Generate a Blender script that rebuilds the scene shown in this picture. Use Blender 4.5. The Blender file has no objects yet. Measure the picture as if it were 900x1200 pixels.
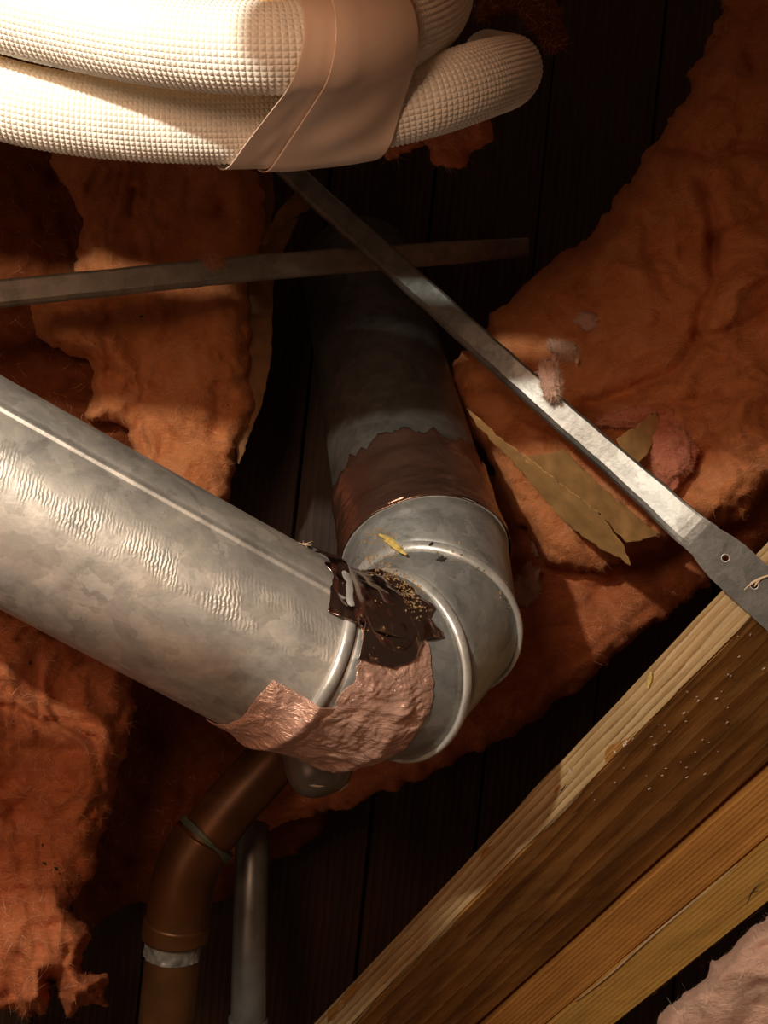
import bpy, bmesh, math, random
import numpy as np
from mathutils import Vector, Matrix
from mathutils.bvhtree import BVHTree

# ------------------------------------------------------------------ camera, world, lights, exposure
F = 1150.0                                   # focal length in pixels of a 900x1200 frame
CAM = np.array([0.0, 0.0, 0.55])
PITCH = math.radians(38)
RX = np.array([1.0, 0, 0])
FW = np.array([0, math.cos(PITCH), math.sin(PITCH)])
UP = np.array([0, -math.sin(PITCH), math.cos(PITCH)])
B3 = np.stack([RX, UP, FW])                  # rows: right, up, forward

def W(c):                                    # (right, up, forward) metres -> world
    return CAM + np.asarray(c, float) @ B3

def C(px, py, d):
    return np.array([(px - 450) / F * d, (600 - py) / F * d, d])

def P(px, py, d):
    return W(C(px, py, d))

sc = bpy.context.scene
col = sc.collection
cd = bpy.data.cameras.new('camera')
cd.sensor_fit = 'VERTICAL'; cd.sensor_height = 24; cd.lens = F * 24 / 1200
cd.clip_start = 0.01
cam = bpy.data.objects.new('camera', cd); col.objects.link(cam)
cam.matrix_world = Matrix(((RX[0], UP[0], -FW[0], CAM[0]), (RX[1], UP[1], -FW[1], CAM[1]), (RX[2], UP[2], -FW[2], CAM[2]), (0, 0, 0, 1)))
sc.camera = cam
sc.view_settings.view_transform = 'Standard'; sc.view_settings.look = 'None'
sc.view_settings.gamma = 1; sc.view_settings.exposure = 0.22
sc.view_settings.use_curve_mapping = False

world = bpy.data.worlds.new('world'); sc.world = world; world.use_nodes = True
bg = world.node_tree.nodes['Background']
bg.inputs[0].default_value = (1.0, 0.58, 0.36, 1); bg.inputs[1].default_value = 0.045

def lamp(name, c, power, color, radius):
    l = bpy.data.lights.new(name, 'POINT'); l.energy = power; l.color = color; l.shadow_soft_size = radius
    o = bpy.data.objects.new(name, l); col.objects.link(o); o.location = W(c)
    return o
lamp('work_light', (-0.34, 0.36, 0.02), 18.5, (1.0, 0.93, 0.80), 0.012)
lamp('bounce_light', (-0.24, 0.25, -0.08), 8.0, (1.0, 0.60, 0.38), 0.12)
lamp('bounce_light', (-0.62, 0.10, 0.50), 0.25, (1.0, 0.56, 0.34), 0.10)
lamp('bounce_light', (-0.42, -0.26, 0.36), 0.75, (1.0, 0.58, 0.40), 0.12)

# ------------------------------------------------------------------ noise
def _h(ix, iy, iz, seed):
    h = (ix.astype(np.int64) * 374761393 + iy.astype(np.int64) * 668265263 + iz.astype(np.int64) * 2147483647 + seed * 1274126177) & 0xffffffff
    h = ((h ^ (h >> 13)) * 1274126177) & 0xffffffff
    h = ((h ^ (h >> 16)) * 2246822519) & 0xffffffff
    return ((h ^ (h >> 15)) & 0xffffff) / float(0xffffff) * 2 - 1

def vn(x, y, z=0.0, seed=0):
    x, y, z = np.broadcast_arrays(np.asarray(x, float), np.asarray(y, float), np.asarray(z, float))
    ix, iy, iz = np.floor(x), np.floor(y), np.floor(z)
    fx, fy, fz = x - ix, y - iy, z - iz
    sx, sy, sz = [t * t * t * (t * (t * 6 - 15) + 10) for t in (fx, fy, fz)]
    r = 0
    for a in (0, 1):
        for b in (0, 1):
            for c in (0, 1):
                w = (sx if a else 1 - sx) * (sy if b else 1 - sy) * (sz if c else 1 - sz)
                r = r + w * _h(ix + a, iy + b, iz + c, seed)
    return r

def fbm(x, y, z=0.0, seed=0, oct=4, gain=0.5):
    r, a, f = 0, 1.0, 1.0
    for k in range(oct):
        r = r + a * vn(x * f, y * f, z * f, seed + k * 17)
        a *= gain; f *= 2.03
    return r

# ------------------------------------------------------------------ object helpers
ORIG = {}
def props(o, label=None, cat=None, group=None, kind=None):
    if label: o['label'] = label
    if cat: o['category'] = cat
    if group: o['group'] = group
    if kind: o['kind'] = kind
    return o

def thing(name, loc, label, cat, group=None, kind=None):
    o = bpy.data.objects.new(name, None); col.objects.link(o); o.empty_display_size = 0.02
    o.location = Vector(loc); ORIG[o.name] = np.array(loc, float)
    return props(o, label, cat, group, kind)

def obj(name, V, faces, mat, parent=None, uv=None, smooth=True):
    """V: world coordinates (n,3). One mesh object; parented pieces keep their world place."""
    V = np.asarray(V, float)
    if parent is None: org = np.array([V[:, 0].mean(), V[:, 1].mean(), V[:, 2].min()])
    else: org = ORIG[parent.name]
    me = bpy.data.meshes.new(name)
    me.from_pydata((V - org).tolist(), [], [tuple(int(i) for i in f) for f in faces])
    if smooth: me.polygons.foreach_set('use_smooth', [True] * len(me.polygons))
    if uv is not None:
        uvl = me.uv_layers.new(name='UVMap')
        li = np.empty(len(me.loops), dtype=np.int64); me.loops.foreach_get('vertex_index', li)
        uvl.data.foreach_set('uv', np.asarray(uv, float)[li].ravel())
    me.update()
    bmx = bmesh.new(); bmx.from_mesh(me); bmesh.ops.recalc_face_normals(bmx, faces=bmx.faces); bmx.to_mesh(me); bmx.free()
    if mat: me.materials.append(mat)
    o = bpy.data.objects.new(name, me); col.objects.link(o)
    if parent is None: o.location = Vector(org); ORIG[o.name] = org
    else: o.parent = parent; ORIG[o.name] = org
    return o

def bvh(o):
    me = o.data; org = ORIG[o.name]
    return BVHTree.FromPolygons([Vector(np.array(v.co) + org) for v in me.vertices], [tuple(p.vertices) for p in me.polygons])

def cast(tree, px, py):
    d = P(px, py, 1.0) - CAM; d /= np.linalg.norm(d)
    h = tree.ray_cast(Vector(CAM), Vector(d))
    if h[0] is None: return None, None
    n = np.array(h[1])
    if n @ d > 0: n = -n
    return np.array(h[0]), n

def grid_faces(nu, nv, wrap=False, off=0):
    F_ = []
    for i in range(nu - 1):
        for j in range(nv if wrap else nv - 1):
            k = (j + 1) % nv
            F_.append((off + i * nv + j, off + i * nv + k, off + (i + 1) * nv + k, off + (i + 1) * nv + j))
    return F_

def crom(pts, n):
    p = np.asarray(pts, float); out = []
    q = np.vstack([2 * p[0] - p[1], p, 2 * p[-1] - p[-2]])
    for i in range(1, len(q) - 2):
        for t in np.linspace(0, 1, n, endpoint=False):
            a, b, c, d = q[i - 1:i + 3]
            out.append(0.5 * ((2 * b) + (c - a) * t + (2 * a - 5 * b + 4 * c - d) * t * t + (3 * b - a - 3 * c + d) * t ** 3))
    out.append(p[-1])
    return np.array(out)

def resample(pts, n):
    s = np.r_[0, np.cumsum(np.linalg.norm(np.diff(pts, axis=0), axis=1))]
    t = np.linspace(0, s[-1], n)
    return np.stack([np.interp(t, s, pts[:, k]) for k in range(pts.shape[1])], 1), t

def frames(path, hint):
    T = np.gradient(path, axis=0); T /= np.linalg.norm(T, axis=1)[:, None]
    N = np.zeros_like(T); n = hint - (hint @ T[0]) * T[0]
    for i in range(len(T)):
        n = n - (n @ T[i]) * T[i]; n = n / np.linalg.norm(n); N[i] = n
    return T, N, np.cross(T, N)

def tube(path, r, nphi=32, hint=-FW, cap=True, fn=None):
    """path: world pts (n,3), r scalar or (n,), fn(i-array s, phi)->radial offset. Returns V, faces, uv."""
    n = len(path); T, N, Bn = frames(path, np.asarray(hint, float))
    r = np.broadcast_to(np.asarray(r, float), (n,))
    s = np.r_[0, np.cumsum(np.linalg.norm(np.diff(path, axis=0), axis=1))]
    ph = np.linspace(0, 2 * math.pi, nphi, endpoint=False)
    R = np.repeat(r[:, None], nphi, 1)
    if fn is not None: R = R + fn(s[:, None], ph[None, :])
    V = path[:, None, :] + R[..., None] * (np.cos(ph)[None, :, None] * N[:, None, :] + np.sin(ph)[None, :, None] * Bn[:, None, :])
    uv = np.stack([np.repeat(s[:, None], nphi, 1), np.repeat((ph * r.mean())[None, :], n, 0)], -1)
    V = V.reshape(-1, 3); uv = uv.reshape(-1, 2); faces = grid_faces(n, nphi, True)
    if cap:
        faces.append(tuple(range(nphi))); faces.append(tuple((n - 1) * nphi + j for j in reversed(range(nphi))))
    return V, faces, uv

# ------------------------------------------------------------------ materials
def newmat(name):
    m = bpy.data.materials.new(name); m.use_nodes = True
    nt = m.node_tree; b = nt.nodes['Principled BSDF']
    return m, nt, b
def nd(nt, t, **k):
    n = nt.nodes.new(t)
    for a, v in k.items():
        if a.startswith('i_'):
            n.inputs[a[2:].replace('_', ' ')].default_value = v
        else: setattr(n, a, v)
    return n
def ramp(nt, stops):
    r = nt.nodes.new('ShaderNodeValToRGB'); e = r.color_ramp.elements
    while len(e) < len(stops): e.new(0.5)
    for k, (p, c) in enumerate(stops):
        e[k].position = p; e[k].color = (*c, 1) if len(c) == 3 else c
    return r
def coords(nt, kind='Object', scale=(1, 1, 1), rot=(0, 0, 0)):
    tc = nt.nodes.new('ShaderNodeTexCoord'); mp = nt.nodes.new('ShaderNodeMapping')
    mp.inputs['Scale'].default_value = scale; mp.inputs['Rotation'].default_value = rot
    nt.links.new(tc.outputs[kind], mp.inputs['Vector']); return mp.outputs['Vector']

def mat_wool(name, c1, c2, c3):
    m, nt, b = newmat(name); L = nt.links.new
    v = coords(nt)
    n1 = nd(nt, 'ShaderNodeTexNoise', i_Scale=22.0, i_Detail=6.0, i_Roughness=0.62, i_Distortion=0.8); L(v, n1.inputs['Vector'])
    r1 = ramp(nt, [(0.30, c1), (0.52, c2), (0.75, c3)]); L(n1.outputs['Fac'], r1.inputs['Fac'])
    L(r1.outputs['Color'], b.inputs['Base Color'])
    b.inputs['Roughness'].default_value = 1.0; b.inputs['Specular IOR Level'].default_value = 0.05
    b.inputs['Sheen Weight'].default_value = 0.25; b.inputs['Sheen Roughness'].default_value = 0.6
    b.inputs['Sheen Tint'].default_value = (*c3, 1)
    v2 = coords(nt, scale=(1, 1, 2.6), rot=(0.5, 0.3, 0.2))
    n2 = nd(nt, 'ShaderNodeTexNoise', i_Scale=70.0, i_Detail=8.0, i_Roughness=0.7, i_Distortion=1.5); L(v2, n2.inputs['Vector'])
    n3 = nd(nt, 'ShaderNodeTexNoise', i_Scale=420.0, i_Detail=3.0); L(v, n3.inputs['Vector'])
    ad = nd(nt, 'ShaderNodeMath', operation='MULTIPLY_ADD'); ad.inputs[1].default_value = 0.18; L(n3.outputs['Fac'], ad.inputs[0]); L(n2.outputs['Fac'], ad.inputs[2])
    bp = nd(nt, 'ShaderNodeBump', i_Strength=0.75, i_Distance=0.008); L(ad.outputs[0], bp.inputs['Height']); L(bp.outputs['Normal'], b.inputs['Normal'])
    return m
WOOL = mat_wool('wool_orange', (0.58, 0.185, 0.062), (0.79, 0.295, 0.110), (0.86, 0.38, 0.175))
WOOLR = mat_wool('wool_rust', (0.50, 0.14, 0.050), (0.66, 0.215, 0.085), (0.76, 0.29, 0.14))
WOOLD = mat_wool('wool_shaded', (0.16, 0.042, 0.014), (0.24, 0.068, 0.022), (0.30, 0.10, 0.035))  # wool colour darkened to stand in for shade on recessed batts
KRAFTD = None
WOOLP = mat_wool('wool_pink', (0.72, 0.22, 0.13), (0.82, 0.30, 0.19), (0.88, 0.42, 0.30))
WOOLN = mat_wool('wool_pale_lit', (0.82, 0.47, 0.33), (0.90, 0.58, 0.43), (0.95, 0.68, 0.54))  # pale wool, lifted further to stand in for direct light

def mat_zinc(name, base, warm, rough, metal=0.75, scratch=0.0, dirt=0.35):
    m, nt, b = newmat(name); L = nt.links.new
    v = coords(nt, 'UV')
    vo = nd(nt, 'ShaderNodeTexVoronoi', i_Scale=75.0, i_Randomness=1.0); vo.feature = 'F1'
    nw = nd(nt, 'ShaderNodeTexNoise', i_Scale=45.0, i_Detail=5.0, i_Roughness=0.65); L(v, nw.inputs['Vector'])
    mx0 = nd(nt, 'ShaderNodeMix', data_type='VECTOR'); mx0.inputs['Factor'].default_value = 0.03
    L(v, mx0.inputs[4]); L(nw.outputs['Color'], mx0.inputs[5]); L(mx0.outputs[1], vo.inputs['Vector'])
    n1 = nd(nt, 'ShaderNodeTexNoise', i_Scale=24.0, i_Detail=8.0, i_Roughness=0.72, i_Distortion=0.6); L(v, n1.inputs['Vector'])
    r1 = ramp(nt, [(0.30, tuple(x * (1 - dirt) for x in base)), (0.50, base), (0.72, warm)]); L(n1.outputs['Fac'], r1.inputs['Fac'])
    sep = nd(nt, 'ShaderNodeSeparateColor'); L(vo.outputs['Color'], sep.inputs[0])
    r2 = ramp(nt, [(0.0, (0.80, 0.80, 0.80)), (1.0, (1.08, 1.08, 1.08))]); L(sep.outputs[0], r2.inputs['Fac'])
    mu = nd(nt, 'ShaderNodeMix', data_type='RGBA', blend_type='MULTIPLY'); mu.inputs['Factor'].default_value = 1
    L(r1.outputs['Color'], mu.inputs[6]); L(r2.outputs['Color'], mu.inputs[7]); L(mu.outputs[2], b.inputs['Base Color'])
    b.inputs['Metallic'].default_value = metal
    rr = nd(nt, 'ShaderNodeMapRange'); rr.inputs[3].default_value = rough - 0.10; rr.inputs[4].default_value = rough + 0.16
    L(n1.outputs['Fac'], rr.inputs[0]); L(rr.outputs[0], b.inputs['Roughness'])
    n3 = nd(nt, 'ShaderNodeTexNoise', i_Scale=90.0, i_Detail=5.0, i_Roughness=0.6); L(v, n3.inputs['Vector'])
    bp = nd(nt, 'ShaderNodeBump', i_Strength=0.22, i_Distance=0.002); L(n3.outputs['Fac'], bp.inputs['Height'])
    last = bp
    if scratch:
        # rolled chatter marks: short ticks across a band along the pipe
        vs = coords(nt, 'UV', scale=(1, 1, 1), rot=(0, 0, math.radians(-16)))
        wv = nd(nt, 'ShaderNodeTexWave', i_Scale=125.0, i_Distortion=5.0, i_Detail=2.0, i_Detail_Scale=1.5); wv.wave_type = 'BANDS'; wv.bands_direction = 'X'
        L(vs, wv.inputs['Vector'])
        sx = nd(nt, 'ShaderNodeSeparateXYZ'); L(v, sx.inputs[0])
        rb = ramp(nt, [(0.0, (0, 0, 0)), (0.25, (1, 1, 1)), (0.45, (0.6, 0.6, 0.6)), (1.0, (0, 0, 0))])
        mr = nd(nt, 'ShaderNodeMapRange'); mr.inputs[1].default_value = 0.006; mr.inputs[2].default_value = 0.050; L(sx.outputs['Y'], mr.inputs[0]); L(mr.outputs[0], rb.inputs['Fac'])
        n4 = nd(nt, 'ShaderNodeTexNoise', i_Scale=30.0, i_Detail=3.0); L(v, n4.inputs['Vector'])
        r4 = ramp(nt, [(0.46, (0, 0, 0)), (0.62, (1, 1, 1))]); L(n4.outputs['Fac'], r4.inputs['Fac'])
        mm = nd(nt, 'ShaderNodeMath', operation='MULTIPLY'); L(rb.outputs['Color'], mm.inputs[0]); L(r4.outputs['Color'], mm.inputs[1])
        m2 = nd(nt, 'ShaderNodeMath', operation='MULTIPLY'); L(mm.outputs[0], m2.inputs[0]); L(wv.outputs['Fac'], m2.inputs[1])
        b2 = nd(nt, 'ShaderNodeBump', i_Strength=scratch, i_Distance=0.0012); L(m2.outputs[0], b2.inputs['Height']); L(bp.outputs['Normal'], b2.inputs['Normal'])
        last = b2
    L(last.outputs['Normal'], b.inputs['Normal'])
    return m
ZINC = mat_zinc('zinc_duct', (0.50, 0.475, 0.425), (0.68, 0.61, 0.51), 0.46, 0.50, scratch=0.45, dirt=0.32)
ZINCE = mat_zinc('zinc_elbow', (0.42, 0.43, 0.41), (0.52, 0.52, 0.48), 0.42, 0.6, dirt=0.35)
ZINCS = mat_zinc('zinc_strap', (0.27, 0.275, 0.26), (0.36, 0.36, 0.335), 0.40, 0.80, dirt=0.4)
ZINCD = mat_zinc('zinc_dull', (0.30, 0.265, 0.22), (0.37, 0.325, 0.26), 0.55, 0.45, dirt=0.4)
ZINCR = mat_zinc('zinc_riser_shaded', (0.20, 0.195, 0.18), (0.26, 0.25, 0.22), 0.40, 0.7, dirt=0.4)  # same zinc as the duct, darkened for the riser's shade
BEAD = mat_zinc('zinc_bead', (0.74, 0.73, 0.68), (0.84, 0.82, 0.76), 0.36, 0.5, dirt=0.2)

def mat_foil(name, base, rough, bump, metal=1.0, coat=0.0, scale=60.0):
    m, nt, b = newmat(name); L = nt.links.new
    v = coords(nt, 'UV')
    b.inputs['Metallic'].default_value = metal; b.inputs['Roughness'].default_value = rough
    n0 = nd(nt, 'ShaderNodeTexNoise', i_Scale=26.0, i_Detail=5.0); L(v, n0.inputs['Vector'])
    r0 = ramp(nt, [(0.3, tuple(x * 0.78 for x in base)), (0.65, base)]); L(n0.outputs['Fac'], r0.inputs['Fac']); L(r0.outputs['Color'], b.inputs['Base Color'])
    n1 = nd(nt, 'ShaderNodeTexNoise', i_Scale=scale, i_Detail=5.0, i_Roughness=0.55, i_Distortion=2.5); L(v, n1.inputs['Vector'])
    n2 = nd(nt, 'ShaderNodeMath', operation='SUBTRACT'); L(n1.outputs['Fac'], n2.inputs[0]); n2.inputs[1].default_value = 0.5
    n3 = nd(nt, 'ShaderNodeMath', operation='ABSOLUTE'); L(n2.outputs[0], n3.inputs[0])
    vo = nd(nt, 'ShaderNodeTexVoronoi', i_Scale=scale * 1.3); L(v, vo.inputs['Vector'])
    a = nd(nt, 'ShaderNodeMath', operation='MULTIPLY_ADD'); L(vo.outputs['Distance'], a.inputs[0]); a.inputs[1].default_value = 0.35; L(n3.outputs[0], a.inputs[2])
    bp = nd(nt, 'ShaderNodeBump', i_Strength=bump, i_Distance=0.004); L(a.outputs[0], bp.inputs['Height']); L(bp.outputs['Normal'], b.inputs['Normal'])
    b.inputs['Coat Weight'].default_value = coat; b.inputs['Coat Roughness'].default_value = 0.1
    return m
FOIL = mat_foil('foil_pink_reflection', (1.0, 0.61, 0.46), 0.30, 0.9, metal=0.48, scale=85.0)  # pink base stands in for insulation mirrored in the foil
FOILD = mat_foil('foil_smooth', (0.46, 0.36, 0.34), 0.20, 0.25, scale=18)  # base darkened for the unlit bay this foil mirrors
FOILB = mat_foil('foil_brown_reflection', (0.26, 0.14, 0.10), 0.26, 0.4, 0.8, scale=22)  # brown base stands in for shade and wool mirrored in the band

def mat_plain(name, c, rough=0.6, metal=0.0, var=0.15, scale=40.0, bump=0.1, kind='Object', dist=0.002):
    m, nt, b = newmat(name); L = nt.links.new
    v = coords(nt, kind)
    n = nd(nt, 'ShaderNodeTexNoise', i_Scale=scale, i_Detail=5.0); L(v, n.inputs['Vector'])
    r = ramp(nt, [(0.3, tuple(x * (1 - var) for x in c)), (0.7, tuple(min(1, x * (1 + var)) for x in c))]); L(n.outputs['Fac'], r.inputs['Fac'])
    L(r.outputs['Color'], b.inputs['Base Color'])
    b.inputs['Roughness'].default_value = rough; b.inputs['Metallic'].default_value = metal
    bp = nd(nt, 'ShaderNodeBump', i_Strength=bump, i_Distance=dist); L(n.outputs['Fac'], bp.inputs['Height']); L(bp.outputs['Normal'], b.inputs['Normal'])
    return m
FOAM = mat_plain('foam_ivory', (0.84, 0.80, 0.70), 0.55, var=0.04, bump=0.05)
VINYL = mat_plain('vinyl_beige', (0.76, 0.58, 0.45), 0.36, var=0.04, scale=25, bump=0.12)
KRAFT = mat_plain('kraft_paper', (0.50, 0.285, 0.10), 0.85, var=0.18, scale=60, bump=0.3)
KRAFTD = mat_plain('kraft_paper_dull', (0.24, 0.115, 0.045), 0.85, var=0.25, scale=60, bump=0.3)
COPPER = mat_plain('copper_shaded', (0.12, 0.050, 0.015), 0.42, 0.5, var=0.4, scale=18)  # brown copper, darkened to stand in for the duct's shadow
VERDI = mat_plain('solder_verdigris', (0.10, 0.12, 0.085), 0.55, 0.4, var=0.3)
PIPEG = mat_plain('pipe_grey', (0.20, 0.20, 0.185), 0.40, 0.6, var=0.3, scale=30)
LABELM = mat_plain('pipe_label', (0.30, 0.28, 0.24), 0.35, 0.5, var=0.3, scale=80, bump=0.8)
DARKM = mat_plain('pipe_end_dark', (0.20, 0.18, 0.15), 0.35, 0.4, var=0.3, scale=40)
STRAW = mat_plain('straw', (0.74, 0.55, 0.16), 0.6, var=0.3, scale=200)
SPLINT = mat_plain('splinter', (0.85, 0.62, 0.38), 0.7, var=0.2, scale=200)
CRUMB = mat_plain('crumb', (0.36, 0.23, 0.10), 0.8, var=0.6, scale=300)
SOOT = mat_plain('dark_speck', (0.03, 0.025, 0.02), 0.9, var=0.3)
CHIP = mat_plain('pale_chip', (0.72, 0.62, 0.48), 0.5, var=0.2)
WIREM = mat_plain('dark_wire', (0.06, 0.07, 0.05), 0.5)
GLUE = mat_plain('split_fibre', (0.70, 0.52, 0.30), 0.7)

def mat_wood(name, c_dark, c_mid, c_light, ring=60.0, bump=0.5, stain=0.4, dist=3.0):
    m, nt, b = newmat(name); L = nt.links.new
    v = coords(nt, 'UV', scale=(0.10, 1.0, 1))
    wv = nd(nt, 'ShaderNodeTexWave', i_Scale=ring, i_Distortion=dist, i_Detail=3.0, i_Detail_Scale=2.0, i_Detail_Roughness=0.6); wv.wave_type = 'BANDS'; wv.bands_direction = 'Y'; wv.wave_profile = 'SAW'
    L(v, wv.inputs['Vector'])
    vf = coords(nt, 'UV', scale=(12, 420, 1))
    nf = nd(nt, 'ShaderNodeTexNoise', i_Scale=1.0, i_Detail=5.0, i_Roughness=0.6); L(vf, nf.inputs['Vector'])
    mix = nd(nt, 'ShaderNodeMath', operation='MULTIPLY_ADD'); L(nf.outputs['Fac'], mix.inputs[0]); mix.inputs[1].default_value = 0.65; 
    half = nd(nt, 'ShaderNodeMath', operation='MULTIPLY'); L(wv.outputs['Fac'], half.inputs[0]); half.inputs[1].default_value = 0.45; L(half.outputs[0], mix.inputs[2])
    r = ramp(nt, [(0.25, c_dark), (0.5, c_mid), (0.8, c_light)]); L(mix.outputs[0], r.inputs['Fac'])
    vs = coords(nt, 'UV', scale=(7, 26, 1))
    ns = nd(nt, 'ShaderNodeTexNoise', i_Scale=1.0, i_Detail=6.0, i_Roughness=0.65); L(vs, ns.inputs['Vector'])
    rs = ramp(nt, [(0.36, (1 - stain,) * 3), (0.62, (1, 1, 1))]); L(ns.outputs['Fac'], rs.inputs['Fac'])
    mu = nd(nt, 'ShaderNodeMix', data_type='RGBA', blend_type='MULTIPLY'); mu.inputs['Factor'].default_value = 1
    L(r.outputs['Color'], mu.inputs[6]); L(rs.outputs['Color'], mu.inputs[7]); L(mu.outputs[2], b.inputs['Base Color'])
    b.inputs['Roughness'].default_value = 0.55; b.inputs['Specular IOR Level'].default_value = 0.35
    bp = nd(nt, 'ShaderNodeBump', i_Strength=bump, i_Distance=0.0015); L(mix.outputs[0], bp.inputs['Height']); L(bp.outputs['Normal'], b.inputs['Normal'])
    return m
WOODA = mat_wood('joist_wood', (0.34, 0.135, 0.030), (0.60, 0.27, 0.065), (0.78, 0.42, 0.13), 10, 0.5, 0.55, 9)
WOODE = mat_wood('joist_edge_wood', (0.30, 0.17, 0.065), (0.62, 0.40, 0.18), (0.80, 0.58, 0.31), 36, 0.9, 0.30, 4)
WOODB = mat_wood('board_wood', (0.36, 0.125, 0.022), (0.66, 0.28, 0.060), (0.78, 0.39, 0.10), 62, 0.6, 0.25, 1.5)
WOODC = mat_wood('board_wood_yellow', (0.52, 0.235, 0.040), (0.76, 0.41, 0.09), (0.86, 0.53, 0.15), 62, 0.6, 0.2, 1.5)
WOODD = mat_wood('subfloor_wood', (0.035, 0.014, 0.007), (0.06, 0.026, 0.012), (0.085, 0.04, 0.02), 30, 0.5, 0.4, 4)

# ------------------------------------------------------------------ insulation builder
def poly_sd(px, py, poly):
    n = len(poly); best = np.full(px.shape, 1e9); inside = np.zeros(px.shape, bool)
    for i in range(n):
        ax, ay = poly[i]; bx, by = poly[(i + 1) % n]
        ex, ey = bx - ax, by - ay; l2 = ex * ex + ey * ey + 1e-9
        t = np.clip(((px - ax) * ex + (py - ay) * ey) / l2, 0, 1)
        best = np.minimum(best, np.hypot(px - ax - t * ex, py - ay - t * ey))
        cnd = ((ay > py) != (by > py)) & (px < (bx - ax) * (py - ay) / ((by - ay) if by != ay else 1e-9) + ax)
        inside ^= cnd
    return np.where(inside, best, -best)

def line_d(px, py, pts):
    best = np.full(px.shape, 1e9)
    for (ax, ay), (bx, by) in zip(pts[:-1], pts[1:]):
        ex, ey = bx - ax, by - ay; l2 = ex * ex + ey * ey + 1e-9
        t = np.clip(((px - ax) * ex + (py - ay) * ey) / l2, 0, 1)
        best = np.minimum(best, np.hypot(px - ax - t * ex, py - ay - t * ey))
    return best

def fibres(name, base, nrm, mat, parent, rng, length=(0.006, 0.018), w=0.00016, up=0.6):
    """thin curling glass fibres rising off the wool; one joined part nobody could count"""
    n = len(base)
    t1 = rng.normal(size=(n, 3)); t1 -= (t1 * nrm).sum(1)[:, None] * nrm; t1 /= np.linalg.norm(t1, axis=1)[:, None] + 1e-9
    t2 = np.cross(nrm, t1)
    L = rng.uniform(*length, n)[:, None]
    k = rng.uniform(-1.2, 1.2, n)[:, None]; u = rng.uniform(0.05, up, n)[:, None]
    pts = []
    for s in (0, 0.35, 0.7, 1.0):
        pts.append(base + L * (t1 * s + t2 * k * s * s * 0.6 + nrm * u * s * (1.35 - s)) - nrm * 0.0008)
    V = []
    for i, p in enumerate(pts):
        ww = w * (1 - i / 3.3)
        V.append(p + t2 * ww); V.append(p - t2 * ww)
    V = np.stack(V, 1).reshape(-1, 3)
    Fc = []
    for i in range(n):
        o = i * 8
        Fc += [(o, o + 1, o + 3, o + 2), (o + 2, o + 3, o + 5, o + 4), (o + 4, o + 5, o + 7, o + 6)]
    o = obj(name, V, Fc, mat, parent, smooth=True); o['kind'] = 'stuff'
    return o

FIBM, _nt, _b = newmat('glass_fibre'); _b.inputs['Base Color'].default_value = (0.85, 0.45, 0.26, 1); _b.inputs['Roughness'].default_value = 0.6
FIBP, _nt, _b = newmat('glass_fibre_pale'); _b.inputs['Base Color'].default_value = (0.92, 0.66, 0.52, 1); _b.inputs['Roughness'].default_value = 0.6

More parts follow.
